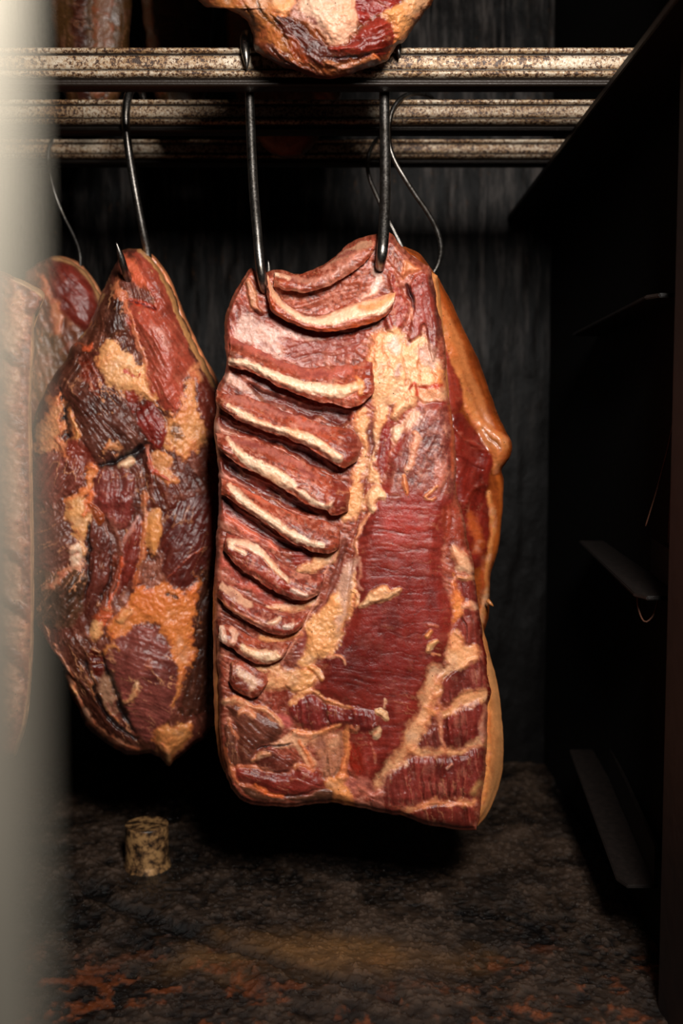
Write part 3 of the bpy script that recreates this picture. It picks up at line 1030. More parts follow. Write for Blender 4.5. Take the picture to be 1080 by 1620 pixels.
SLAB_LAYERS = [
    # -- flesh between the ribs
    Me(A1((130, 600), (235, 585), (330, 640), (440, 660), (600, 700), (720, 712), (640, 740), (430, 720), (420, 800), (440, 880), (300, 800), (130, 715)), (196, 150, 134), soft=5, warp=5, ang=25, var=.5),
    Mu(A1((395, 705), (520, 735), (700, 740), (860, 720), (985, 715), (940, 800), (830, 870), (680, 900), (540, 890), (440, 800)), (128, 52, 50), soft=5, warp=6, ang=-12, var=.4, up=-1),
    Mu(A1((420, 420), (560, 450), (760, 400), (900, 320), (1060, 240), (1060, 400), (900, 470), (760, 535), (640, 560), (500, 500)), (142, 60, 50), soft=4, warp=4, ang=-15, var=.45),
    Mu(A1((70, 620), (90, 540), (140, 460), (200, 400), (215, 480), (190, 580), (140, 660), (110, 760), (75, 760)), (150, 62, 58), soft=5, warp=4, ang=70, var=.5),
    Fa(A1((225, 370), (245, 440), (250, 510), (300, 555)), (190, 134, 96), w=[5, 8, 8, 6], soft=3, warp=4, up=6, var=.5),
    Mu(A1((270, 560), (400, 590), (520, 650), (700, 700), (900, 690), (1060, 640)), (92, 28, 24), w=6, soft=5, warp=3, up=-3),
    # between 3 and 4
    Me(A3((100, 10), (150, 40), (220, 75), (350, 130), (480, 180), (350, 105), (240, 40), (130, -40)), (196, 146, 126), soft=5, warp=4, ang=25),
    Mu(A3((250, 20), (420, 90), (600, 160), (800, 190), (900, 220), (870, 300), (700, 260), (500, 195), (330, 120)), (96, 32, 30), soft=6, warp=5, ang=18, up=-8),
    # between 4 and 5
    Fa(A3((50, 290), (110, 320), (180, 345)), (214, 168, 142), w=[6, 5, 3], soft=3, warp=3),
    Mu(A3((60, 230), (200, 300), (400, 370), (560, 420), (720, 500), (820, 580), (700, 580), (540, 480), (380, 405), (180, 340), (70, 280)), (100, 30, 27), soft=5, warp=4, ang=25, up=-8),
    # between 5 and 6
    Fa(A3((72, 590), (140, 630), (240, 680)), (206, 140, 118), w=[6, 5, 3], soft=3, warp=3),
    Mu(A3((80, 500), (230, 590), (400, 680), (560, 770), (700, 850), (600, 850), (420, 780), (260, 700), (90, 570)), (98, 28, 25), soft=5, warp=4, ang=30, up=-8),
    # between 6 and 7
    Mu(A3((80, 740), (200, 830), (340, 920), (470, 1010), (600, 1090), (500, 1090), (340, 1010), (200, 930), (90, 850)), (110, 32, 28), soft=5, warp=4, ang=30, up=-6),
    Me(A3((85, 860), (180, 930), (300, 1000), (420, 1060)), (198, 100, 76), w=[5, 6, 6, 4], soft=4, warp=4, ang=30),
    Mu(A5((560, 80), (700, 110), (740, 140), (700, 180), (590, 210), (545, 170)), (138, 40, 36), soft=4, warp=3),
    # between 7 and 8
    Me(A5((80, 170), (180, 250), (300, 330), (400, 400), (470, 440)), (186, 84, 66), w=[7, 8, 8, 6, 4], soft=6, warp=5, ang=35, var=.8),
    # fat ends of the gaps along the spine
    Fa(A5((590, 215), (680, 200), (740, 150), (800, 130), (850, 60)), (216, 160, 108), w=[6, 9, 10, 9, 5], soft=3, warp=4, up=3),
    Fa(A5((400, 460), (480, 470), (580, 455), (690, 430)), (212, 158, 112), w=[4, 6, 8, 8], soft=3, warp=3),
    Fa(A5((350, 650), (450, 660), (590, 620)), (218, 152, 96), w=[5, 8, 6], soft=3, warp=3),
    Fa(A5((300, 850), (370, 850), (440, 850), (420, 930), (380, 985)), (214, 160, 112), w=[6, 9, 9, 8, 5], soft=3, warp=4),
    # -- neck end on the right
    Fa(A2((140, 270), (165, 330), (130, 420), (60, 470)), (230, 200, 180), w=[6, 7, 6, 4], soft=4, warp=3, var=.15),
    Mu(A2((225, 60), (300, 130), (345, 230), (330, 320), (260, 270), (215, 200)), (146, 62, 56), soft=4, warp=4, ang=70, var=.6, up=3),
    Mu(A2((240, 290), (300, 330), (345, 470), (370, 560), (330, 640), (220, 700), (190, 590), (260, 470), (215, 380)), (152, 52, 48), soft=5, warp=5, ang=75, up=5, var=.5),
    Fa(A2((330, 230), (400, 240), (440, 260), (350, 300), (330, 340)), (214, 140, 92), soft=4, warp=4, var=.5, up=4),
    Mu(A2((375, 350), (430, 290), (500, 310), (520, 430), (545, 560), (560, 720), (510, 880), (490, 760), (460, 640), (400, 740), (350, 730), (395, 560)), (134, 46, 44), soft=4, warp=4, ang=80, up=6, var=.4),
    Sl(A2((350, 370), (375, 450), (392, 540)), (70, 20, 18), w=[2, 4, 1.5], soft=3, warp=2, up=-5),
    Fa(A2((380, 540), (385, 600)), (214, 160, 130), w=[2, 3], soft=2, warp=2),
    Mu(A2((500, 330), (545, 560), (560, 700)), (98, 44, 44), w=3, soft=4, warp=3),
    # -- broad fat along the spine
    Fa(A2((200, 690), (290, 650), (360, 750), (450, 700), (560, 900), (595, 1000), (600, 1110), (560, 1130), (420, 1060), (330, 1130), (200, 1150), (130, 1080), (100, 960), (90, 830), (120, 740)), (228, 178, 126), soft=5, warp=6, up=5, hs=14, lump=1.6, var=.3),
    *[Layer('fat', A2(*pp), (204, 122, 66), w=[.6, 1.8, 1.8, .6], soft=3, warp=4, up=-3, hs=5, alpha=.8, var=.5) for pp in [
        [(140, 760), (122, 860), (150, 960), (165, 1060)], [(205, 690), (190, 800), (222, 900), (200, 1010)], [(330, 750), (318, 850), (345, 950), (340, 1050)], [(430, 740), (445, 840), (420, 940), (440, 1030)], [(520, 880), (500, 950), (530, 1010), (545, 1080)]]],
    Me(A2((230, 740), (290, 720), (320, 790), (280, 850), (240, 820)), (214, 168, 152), soft=6, warp=6, alpha=.8),
    Me(A2((440, 780), (500, 760), (540, 840), (500, 930), (450, 880)), (206, 152, 138), soft=6, warp=6, alpha=.7),
    Fa(A2((90, 900), (150, 1000), (130, 1080), (70, 1060)), (222, 138, 74), soft=7, warp=6, up=2),
    Fa(A2((530, 930), (590, 960), (590, 1060), (545, 1050)), (220, 134, 74), soft=6, warp=6, up=1),
    Mu(A2((300, 900), (315, 950), (270, 1000), (255, 970)), (150, 80, 80), soft=5, warp=4, alpha=.8),
    Mu(A2((460, 850), (500, 890), (470, 910)), (160, 92, 88), soft=5, warp=4, alpha=.7),
    Fa(A4((130, -80), (230, -40), (235, 60), (215, 170), (200, 280), (150, 400), (130, 560), (175, 640), (140, 700), (85, 640), (95, 480), (130, 300), (110, 100)), (226, 172, 118), soft=4, warp=5, up=3, hs=10, lump=1.4),
    Fa(A4((0, 260), (60, 180), (100, 280), (95, 430), (70, 560), (50, 700), (80, 800), (10, 900), (-70, 940), (-60, 760), (-20, 660), (10, 560), (45, 430)), (220, 164, 108), soft=4, warp=5, up=2, hs=8, lump=1.4),
    Mu(A4((95, 300), (120, 280), (135, 440), (110, 500), (85, 480)), (132, 66, 66), soft=4, warp=3, up=-3),
    Mu(A4((205, 280), (260, 270), (240, 440), (225, 560), (180, 640), (155, 590), (165, 400)), (128, 34, 34), soft=3, warp=2.5, ang=100, up=-2),
    Fa(A4((235, 250), (260, 170), (330, 100), (400, 20), (430, 90), (400, 170), (330, 210), (290, 270)), (232, 178, 128), soft=2.5, warp=3, up=8, hs=8, lump=2.2, var=.4),
    Fa(A4((425, 100), (440, 20), (520, 30), (590, 60), (590, 150), (520, 140), (460, 150)), (218, 164, 122), soft=4, warp=4, up=3, var=.5),
    Mu(A4((370, 60), (400, 15), (420, 100)), (176, 54, 40), w=2.4, soft=2, warp=2),
    Mu(A4((420, 50), (500, 45), (580, 40)), (174, 56, 42), w=2.6, soft=2.4, warp=3),
    Fa(A4((250, 320), (320, 290), (380, 220), (400, 190), (350, 330), (280, 420)), (228, 186, 146), soft=3, warp=3, up=3),
    # -- the long lean loin
    Mu(ID((675, 636), (703, 634), (711, 660), (716, 703), (717, 744), (717, 790), (706, 830), (697, 874), (701, 922), (712, 958), (714, 994), (704, 1038), (684, 1076), (662, 1123), (646, 1181), (622, 1205), (598, 1238), (572, 1250), (560, 1215), (548, 1170), (530, 1140), (545, 1122), (520, 1108), (497, 1094), (508, 1067), (514, 1043), (547, 1006), (560, 946), (565, 874), (572, 840), (580, 812), (606, 766), (616, 735), (634, 689)),
       (126, 36, 34), soft=3.0, warp=3.2, up=11, hs=20, ang=2, var=.14, lump=.5),
    Mu(ID((580, 900), (700, 900), (702, 1000), (640, 1060), (560, 1040)), (108, 24, 25), soft=30, warp=6, ang=88, var=.06, alpha=.5, lump=.35),
    Mu(ID((512, 1046), (552, 1004), (620, 1010), (660, 1040), (640, 1100), (560, 1090), (520, 1090)), (98, 20, 22), soft=22, warp=6, ang=3, var=.04, alpha=.55, lump=.5),
    Mu(ID((600, 800), (690, 800), (690, 835), (620, 850)), (144, 34, 30), soft=14, warp=6, ang=5, var=.1, alpha=.7, lump=.5),
    Mu(ID((672, 640), (704, 650), (714, 720), (715, 780), (680, 780), (640, 770), (620, 760), (640, 700)), (126, 58, 58), soft=10, warp=6, ang=110, var=.5, alpha=.85),
    Fa(A4((395, 350), (420, 370), (395, 430), (380, 500), (365, 570), (345, 600)), (206, 148, 112), w=[4, 6, 6, 6, 5, 3], soft=3.5, warp=4, up=1.5, var=.4),
    Fa(A4((555, 540), (570, 590), (560, 690)), (186, 118, 96), w=[6, 9, 7], soft=6, warp=5, up=1, alpha=.8),
    Fa(A4((350, 250), (410, 210), (440, 240), (380, 320), (330, 340)), (214, 172, 138), soft=6, warp=5, up=2, var=.5),
    Mu(A4((630, 180), (648, 420), (650, 640)), (172, 70, 52), w=2.5, soft=3, warp=2),
    # ragged cream border of the loin on its left
    Fa(A4((80, 800), (90, 740), (150, 690), (200, 740), (215, 780), (160, 800), (140, 880), (100, 870)), (232, 186, 136), soft=2, warp=3, up=7, hs=6, lump=1.6, var=.2),
    Fa(A4((95, 880), (60, 930), (30, 1010), (10, 1080)) + A6((10, 60), (20, 100)), (216, 152, 108), w=[3, 3, 3.5, 3.5, 4, 3], soft=2, warp=3.5, up=3),
    Fa(A6((30, 130), (50, 240), (30, 300), (60, 345)), (196, 138, 112), w=2, soft=2.5, warp=3, alpha=.8, up=1),
    # flakes of fat stuck on the loin
    Fa(A6((20, 460), (50, 420), (85, 375), (150, 325), (215, 318), (240, 350), (300, 320), (306, 345), (250, 400), (180, 425), (110, 440), (70, 460)), (220, 172, 120), soft=1.5, warp=2.6, up=7, hs=5, lump=1.6, var=.2),
    Fa(A6((-10, 350), (15, 370), (20, 420), (5, 460)), (214, 160, 112), w=3, soft=1.6, warp=2.5, up=4),
    Fa(A4((325, 640), (335, 700), (345, 745)), (210, 130, 76), w=[3, 4.5, 2], soft=1.6, warp=2, up=4),
    Fa(A4((462, 770), (490, 790), (525, 778)), (214, 156, 112), w=2, soft=1.5, warp=1.5, up=3),
    Fa(A4((470, 765), (510, 730), (545, 705)), (214, 156, 100), w=2.4, soft=1.5, warp=1.5, up=3),
    Fa(A6((480, 650), (505, 618)), (226, 172, 106), w=[3.5, 2.6], soft=1.5, warp=1, up=4),
    Fa(A6((490, 745), (510, 705), (545, 680)), (220, 168, 108), w=[4, 5.5, 2.5], soft=1.5, warp=1, up=5),
    Fa(A6((520, 765), (570, 775)), (204, 134, 80), w=[2, 1.4], soft=1.5, warp=1.5, up=2),
    Fa(A6((490, 585), (550, 588)), (176, 112, 88), w=2, soft=2, warp=2, up=1, alpha=.7),
    Fa(A8((150, 235), (185, 240), (205, 270)), (224, 180, 126), w=[5, 7, 5], soft=1.6, warp=2.4, up=5),
    Fa(A8((205, 150), (195, 200)), (206, 160, 120), w=[2.5, 2], soft=1.6, warp=2, up=2),
    Fa(A8((115, 360), (140, 335), (160, 360), (140, 390)), (226, 186, 138), w=[5, 6, 5, 6], soft=1.6, warp=2.2, up=5),
    Fa(A8((20, 330), (15, 360)), (212, 164, 112), w=2.5, soft=1.6, warp=2, up=3),
    Fa(A8((105, 440), (130, 520), (140, 560)), (176, 108, 84), w=[1.2, 1.6, 1.2], soft=2, warp=3, up=1, alpha=.8),
    # creases across the loin
    *[Sl(ID(*p), (86, 24, 18), w=[.2, .7, .6, .2], soft=2.2, warp=4, up=-1.5, hs=3.0, alpha=.6) for p in [
        [(600, 938), (640, 937), (680, 938), (716, 935)], [(640, 975), (672, 962), (696, 963), (712, 964)], [(600, 1000), (640, 1004), (670, 1002), (676, 998)],
        [(640, 990), (664, 985), (690, 988), (700, 990)], [(500, 1052), (560, 1060), (630, 1063), (676, 1080)], [(590, 893), (620, 898), (660, 894), (690, 896)],
        [(585, 912), (630, 908), (664, 913), (697, 914)], [(560, 1086), (600, 1098), (640, 1098), (668, 1102)], [(600, 868), (640, 873), (670, 868), (690, 870)],
        [(585, 1040), (620, 1032), (660, 1036), (690, 1030)], [(575, 845), (610, 838), (650, 843), (690, 838)]]],
    # -- right border: fat patches and lean with grooves
    Mu(ID((704, 800), (722, 800), (736, 841), (730, 870), (714, 872), (702, 860)), (138, 46, 36), soft=5, warp=4, ang=85, var=.3),
    Mu(ID((718, 920), (750, 915), (757, 951), (733, 958)), (122, 40, 40), soft=5, warp=4, ang=85, groove=1),
    Mu(ID((722, 985), (736, 958), (755, 968), (765, 1016), (754, 1022), (716, 1002)), (130, 46, 44), soft=4, warp=4, ang=82, groove=1.2, up=3),
    Mu(ID((716, 1060), (756, 1040), (768, 1062), (770, 1090), (750, 1096), (728, 1104), (704, 1115), (694, 1100)), (122, 42, 42), soft=4, warp=4, ang=82, groove=1.6, up=4),
    Mu(ID((706, 1130), (730, 1118), (766, 1106), (769, 1140), (764, 1172), (728, 1182), (700, 1184), (696, 1150)), (128, 40, 40), soft=3, warp=3, ang=84, groove=2.2, up=5, hs=10),
    Mu(ID((660, 1182), (672, 1158), (692, 1152), (697, 1186), (665, 1190)), (120, 46, 46), soft=3, warp=3, ang=84, groove=2.2, up=4, hs=9),
    Mu(ID((600, 1246), (622, 1216), (650, 1200), (690, 1198), (730, 1194), (766, 1182), (764, 1230), (755, 1262), (712, 1264), (670, 1266), (640, 1274), (600, 1268), (585, 1258)), (128, 42, 42), soft=3, warp=3, ang=84, groove=2.4, up=6, hs=12),
    Mu(ID((585, 1262), (640, 1284), (672, 1276), (745, 1274), (752, 1296), (745, 1306), (700, 1304), (640, 1292), (590, 1278)), (118, 38, 36), soft=3, warp=3, ang=84, groove=2.2, up=3),
    Fa(A6((640, 50), (700, 100), (770, 190), (775, 225), (690, 225), (655, 160), (625, 120)), (218, 172, 130), soft=4, warp=3.5, up=5, hs=8, var=.3),
    Fa(A6((680, 262), (730, 268), (778, 262)), (198, 134, 90), w=[3, 3.6, 4], soft=2, warp=1.6, up=4),
    Fa(A6((650, 240), (660, 320), (720, 440), (715, 490), (660, 560), (640, 480), (640, 360)), (222, 138, 70), soft=4, warp=4, up=2, var=.4),
    Fa(A6((715, 455), (760, 445), (800, 460)), (212, 152, 112), w=[4, 5, 4], soft=3, warp=3),
    Fa(A6((640, 620), (700, 640), (740, 720), (800, 700), (822, 760), (780, 830), (700, 860), (630, 880), (580, 940), (560, 1040), (500, 1070), (490, 1010), (540, 940), (600, 850), (620, 760)), (224, 164, 110), soft=5, warp=5, up=2, var=.25),
    Fa(A8((540, -40), (510, 40), (480, 130), (470, 230), (400, 350), (360, 440), (290, 540), (220, 610), (150, 710)), (224, 166, 116), w=[9, 10, 9, 11, 12, 11, 10, 7, 3], soft=6, warp=6, up=.8, hs=8, var=.2),
    Fa(A8((470, 200), (560, 235), (640, 215), (740, 160), (860, 120)), (222, 158, 104), w=[6, 9, 7, 8, 10], soft=6, warp=6, up=.6, var=.15),
    Fa(A8((360, 470), (440, 500), (560, 500), (660, 495), (760, 460), (870, 420)), (222, 160, 108), w=[7, 7, 5, 4, 5, 7], soft=4.5, warp=5, up=.5, var=.12),
    Fa(A8((860, 430), (890, 460), (905, 485)), (170, 116, 66), w=[5, 5, 4.5], soft=1.6, warp=1, up=8, hs=5, var=.05),
    Fa(A8((310, 885), (400, 855), (500, 832), (620, 825), (700, 830), (790, 826)), (214, 146, 96), w=[2, 3.5, 3.5, 3, 3, 4], soft=4, warp=5, up=.5, var=.2),
    Fa(A8((560, 245), (565, 330), (575, 420), (590, 470)), (204, 136, 100), w=[5, 3.5, 2.2, 2], soft=2.4, warp=2, up=1),
    Fa(A8((860, 200), (840, 330), (850, 420)), (202, 128, 98), w=[3, 5, 5], soft=4, warp=3, up=1),
    Fa(A8((610, 605), (640, 580)), (196, 140, 116), w=2, soft=1.6, warp=1, up=2),
    Mu(A8((790, 770), (830, 700)), (206, 140, 100), w=4, soft=6, warp=3, alpha=.7),
    # dark lean edge strip at right of the face
    Mu(ID((756, 985), (764, 1016), (769, 1057), (773, 1100), (769, 1113)), (112, 24, 20), w=[1.5, 2.5, 3, 3, 1.5], soft=1.6, warp=1),
    # -- seam of the lower loin, block muscles lower left
    Mu(ID((458, 1118), (487, 1100), (510, 1112), (560, 1122), (590, 1128), (600, 1150), (560, 1158), (537, 1148), (508, 1155), (474, 1154), (460, 1138)), (118, 34, 36), soft=3, warp=3, ang=80, groove=1.6, up=8, hs=10, var=.15),
    Fa(ID((462, 1112), (480, 1094), (496, 1096), (513, 1107), (542, 1115), (560, 1118)), (220, 156, 98), w=[5, 7, 3.5, 3, 2.5, 1.5], soft=2, warp=3, up=3),
    Fa(ID((463, 1160), (480, 1162), (508, 1158), (525, 1151), (538, 1147)), (222, 152, 96), w=[5, 6, 5, 4, 3], soft=2, warp=3, up=5, hs=6),
    Mu(A7((650, 400), (760, 370), (880, 350), (890, 500), (885, 640), (760, 660), (735, 560), (690, 480)), (172, 98, 84), soft=5, warp=4, ang=80, var=.55),
    Fa(A7((770, 390), (850, 380), (840, 470), (790, 470)), (214, 160, 118), soft=5, warp=4, up=1, alpha=.8, var=.3),
    Mu(ID((553, 1165), (565, 1180), (575, 1215), (566, 1228), (555, 1216), (551, 1190)), (138, 32, 24), soft=6, warp=3, ang=80, var=.1),
    Fa(A7((905, 350), (912, 430), (905, 520), (890, 610), (880, 660)), (222, 142, 84), w=[5, 5.5, 4.5, 6, 9], soft=2.5, warp=3, up=3),
    Fa(A7((930, 340), (960, 355), (985, 340)), (186, 106, 70), w=3, soft=2, warp=3),
    Fa(A7((760, 690), (840, 660), (890, 650), (910, 740), (960, 830), (900, 835), (820, 800), (780, 740)), (224, 146, 82), soft=3.5, warp=4, up=6, hs=10, var=.12),
    Me(A7((890, 690), (960, 680), (1060, 700), (1080, 780), (1000, 770), (940, 760)), (196, 110, 92), soft=6, warp=5, ang=40, var=.7),
    Fa(ID((568, 1248), (590, 1256), (600, 1252)), (196, 120, 96), w=5, soft=5, warp=4, alpha=.8),
    Fa(A7((390, 440), (480, 410), (560, 380), (680, 390), (740, 370), (700, 400), (640, 440), (680, 520), (720, 600), (660, 600), (600, 520), (540, 470), (440, 470)), (220, 166, 124), soft=4, warp=4, up=2, var=.4),
    Fa(A7((590, 430), (640, 490), (690, 590)), (218, 138, 84), w=[2.5, 3, 2.5], soft=2.4, warp=2),
    Mu(A7((345, 110), (430, 70), (500, 60), (520, 180), (440, 220), (380, 180)), (146, 54, 48), soft=5, warp=4, ang=80, var=.5),
    Me(A7((440, 260), (520, 260), (540, 330), (480, 340)), (190, 92, 84), soft=5, warp=4, var=.7),
    Mu(A7((130, 200), (190, 175), (300, 235), (430, 290), (490, 340), (440, 420), (320, 480), (300, 560), (210, 580), (185, 470), (180, 340)), (116, 54, 48), soft=3, warp=3, up=9, hs=12, ang=40, var=.1),
    Fa(A7((110, 160), (200, 165), (290, 210), (370, 230), (440, 280), (485, 330)), (206, 142, 96), w=[6, 7, 5, 6, 5, 3], soft=2.4, warp=3.5, up=6, hs=6, var=.6),
    Fa(A7((190, 250), (240, 220), (290, 260)), (206, 140, 96), w=[3, 6, 4], soft=3, warp=4, var=.5),
    Mu(A7((105, 310), (170, 320), (180, 440), (200, 570), (140, 590), (105, 460)), (98, 48, 42), soft=3, warp=3, up=4, ang=85, var=.2),
    Fa(A7((130, 280), (150, 350), (185, 400)), (178, 108, 72), w=[3, 3.4, 2.4], soft=2, warp=2.5, up=2),
    Fa(A7((105, 480), (125, 560), (150, 630), (190, 700)), (186, 116, 76), w=[3, 4, 4, 3], soft=2.4, warp=3, var=.5),
    Mu(A7((310, 570), (330, 500), (420, 480), (500, 530), (560, 560), (530, 620), (430, 630), (340, 600)), (112, 44, 40), soft=4, warp=4, up=6, ang=20),
    Fa(A7((280, 555), (330, 530), (400, 510)), (196, 136, 92), w=[3, 4.5, 3], soft=2, warp=2.5, up=4, var=.3),
    Sl(A7((320, 480), (400, 460), (470, 455), (550, 445)), (36, 10, 8), w=[1, 2, 2, .6], soft=2, warp=2, up=-6),
    Mu(A7((170, 610), (260, 600), (330, 615), (430, 640), (550, 640), (600, 590), (700, 630), (760, 720), (640, 770), (480, 780), (380, 760), (250, 700), (180, 660)), (122, 36, 34), soft=3, warp=3.5, up=9, hs=12, ang=15, var=.12),
    Fa(A7((180, 590), (260, 590), (330, 600), (420, 628)), (192, 116, 80), w=[3, 3.5, 3, 2], soft=2, warp=3, up=2, var=.5),
    Fa(A7((560, 600), (600, 580), (650, 590), (690, 620)), (208, 136, 92), w=2.6, soft=2, warp=2.5, up=2),
    Sl(A7((360, 760), (440, 775), (560, 778), (680, 745)), (60, 16, 12), w=[.8, 1.6, 1.6, .8], soft=2, warp=2, up=-4),
    Mu(A7((200, 720), (320, 740), (480, 790), (640, 770), (800, 740), (810, 800), (640, 815), (480, 810), (280, 800)), (88, 46, 38), soft=4, warp=3, up=3, ang=5),
    Fa(A7((200, 720), (290, 730), (350, 760)), (168, 100, 66), w=4, soft=4, warp=4, var=.6),
    Fa(A7((300, 710), (340, 740), (400, 770), (480, 782)), (214, 112, 54), w=[2.5, 3.5, 3, 2], soft=2, warp=2.5),
    # -- spine fat low down
    Fa(A5((640, 560), (700, 515), (760, 450), (800, 400), (860, 330), (900, 240), (950, 180), (975, 260), (960, 420), (900, 580), (880, 680), (800, 770), (720, 830), (640, 870), (575, 835), (620, 740)), (224, 162, 100), soft=3.5, warp=5, up=8, hs=16, lump=1.7, var=.14),
    Me(A5((860, 640), (900, 450), (960, 250), (975, 130), (900, 190), (850, 330), (870, 450), (840, 560)), (196, 146, 122), soft=7, warp=5, ang=110, var=.6),
    Mu(A5((690, 490), (760, 380), (820, 230), (870, 60), (910, 10), (900, 110), (850, 260), (800, 390), (730, 480)), (132, 62, 60), soft=4, warp=3.5, ang=115, up=-3),
    Fa(A5((560, 880), (650, 870), (700, 930), (640, 1000), (560, 1020), (500, 960)), (222, 158, 96), soft=4, warp=5, up=4, lump=1.6, var=.2),
    Fa(A5((670, 860), (710, 880), (735, 930)), (214, 140, 68), w=[5, 6, 4.5], soft=2, warp=2, up=6, hs=5, var=.05),
    Fa(A5((440, 900), (540, 870), (590, 900), (560, 980), (470, 1010), (380, 1000)), (216, 160, 108), soft=6, warp=6, up=2, var=.4),
    Fa(A5((790, 790), (850, 775), (890, 810), (895, 835)), (206, 144, 104), w=[1.8, 2.6, 2.2, 1.5], soft=1.6, warp=1.6, up=4),
    Fa(A5((860, 20), (830, 110), (760, 230), (720, 350), (690, 450), (640, 560), (590, 630), (540, 720), (470, 820)), (206, 150, 122), w=1.6, soft=1.6, warp=2, up=2, hs=3),
    Mu(A5((640, 590), (600, 660), (560, 760), (550, 830), (590, 800), (630, 680)), (128, 52, 54), soft=4, warp=3),
    # valley along the spine beside the loin
    Sl(ID((588, 706), (578, 770), (564, 830), (558, 880), (552, 950), (546, 1000)), (84, 30, 26), w=[.5, 1, 1.5, 1.5, 1.5, .8], soft=4, warp=3, up=-7, hs=9, alpha=.55),
]

SLAB_T = [(386, 446), (400, 429), (412, 440), (424, 433), (448, 431), (470, 437), (496, 431), (525, 413), (557, 388), (581, 379), (602, 374), (616, 373), (639, 399), (661, 416), (678, 424)]
SLAB_R = [(678, 424), (684, 451), (691, 490), (698, 528), (703, 565), (705, 613), (709, 640), (715, 672), (718, 703), (718, 744), (719, 775), (727, 805), (736, 841), (741, 872), (747, 900), (752, 951), (758, 985), (765, 1016), (768, 1057), (773, 1100), (769, 1113), (769, 1142), (767, 1178), (766, 1214), (762, 1248), (757, 1282), (750, 1308)]
SLAB_B = [(366, 1243), (388, 1264), (412, 1269), (438, 1270), (465, 1273), (503, 1267), (530, 1265), (556, 1271), (596, 1279), (644, 1289), (673, 1299), (728, 1307), (750, 1308)]
SLAB_L = [(386, 446), (371, 473), (358, 509), (358, 543), (360, 577), (356, 595), (346, 617), (343, 650), (342, 685), (346, 720), (347, 750), (349, 775), (347, 825), (344, 870), (342, 920), (341, 980), (344, 1018), (346, 1067), (348, 1118), (350, 1160), (356, 1205), (366, 1243)]

DS = 1.325     # plane of the rib slab


def slab_depth(x, y):
    t = np.clip((y - 380) / 930, 0, 1.2)
    c = np.clip((x - 560) / 220, -1.2, 1.2)
    return DS - .012 * np.sin(math.pi * np.clip(t, 0, 1)) + .016 * np.maximum(c, 0) ** 2 + .004 * np.maximum(-c, 0) ** 2 - .012 * sm(.15, 0, t)


def slab_relief(x, y):
    # the rib cage dishes between the spine and the breast edge; the top edge rolls forward
    r = 8 * np.exp(-((x - 590) / 60) ** 2) * sm(700, 560, y)
    r += -5 * np.exp(-((x - 500) / 80) ** 2) * sm(1100, 900, y)
    return r


slab = empty('rib_slab', tuple(P(560, 400, DS)), 'large smoked rib slab with a row of cream ribs and dark red loin, hung on two hooks', 'smoked meat')
so = tuple(slab.location)


def base(col, ang=30, var=.3, kind='base'):
    L = Layer.__new__(Layer)
    L.kind = 'base'; L.col = lin(col) * (np.array([.98, 1.2, .84]) if var else 1.0); L.soft = 1; L.warp = 0; L.up = 0; L.hs = None; L.ang = ang; L.alpha = 1; L.groove = 0; L.lump = None; L.var = var; L.h = True
    L.poly = np.zeros((3, 2)); L.w = None
    return L


build_slab('meat_body', M_meat, SLAB_T, SLAB_R, SLAB_B, SLAB_L, 1.3, slab_depth, base((148, 62, 54), 28, .5), SLAB_LAYERS, edge_r=12, edge_h=12,
           thick=.03, seed=11, parent=slab, origin=so, hfun=slab_relief, jitter=2.2, backcol=(120, 66, 40), shrink=.985, amp=1.15, fascia=.22)
for i, (tp, lw, hh) in enumerate(RIBS):
    tilt = {0: 5, 1: -10, 9: 35}.get(i, 25)
    rb = build_rib(M_meat, tp, lw, hh * 1.2, slab_depth, base(RIBRED if i not in (6, 7) else (138, 50, 44), tilt, .6), RIB_LAYERS, 200 + i, slab, so, hb=1.0)

# the thick rind at the back of the slab; it shows as a tan strip on the right and a sliver on the left
RIND_R = [(690, 440), (700, 520), (706, 600), (714, 700), (720, 780), (738, 880), (758, 978), (768, 1016), (777, 1050), (785, 1088), (791, 1130), (794, 1166), (791, 1219), (782, 1253), (769, 1284), (752, 1304)]
RIND_L = [(392, 452), (366, 500), (362, 570), (350, 640), (349, 760), (345, 860), (340, 920), (339, 980), (339, 1060), (341, 1118), (345, 1173), (354, 1212), (372, 1240)]
RIND_T = [(392, 452), (430, 446), (500, 444), (560, 402), (612, 386), (650, 412), (690, 440)]
RIND_B = [(372, 1240), (400, 1258), (470, 1264), (560, 1262), (640, 1280), (700, 1296), (752, 1304)]
rl = [Layer('rind', ID((776, 1050), (790, 1130), (790, 1220), (770, 1290)), (206, 140, 86), w=7, soft=6, warp=3),
      Fa(ID((771, 1110), (773, 1180), (769, 1240), (757, 1296)), (214, 140, 72), w=3.5, soft=3, warp=2, var=.05)]


def rind_depth(x, y):
    return slab_depth(x, y) + .022 + .012 * sm(770, 795, x)


rb = base((196, 136, 74)); rb.kind = 'base'


def rind_base(c):
    L = base(c); return L


build_slab('rind', M_rind, RIND_T, RIND_R, RIND_B, RIND_L, 2.2, rind_depth, base((196, 124, 72), 85, .0), rl, edge_r=14, edge_h=16, thick=.03, seed=33, parent=slab, origin=so, jitter=1.2, backcol=(176, 104, 46), shrink=.975)

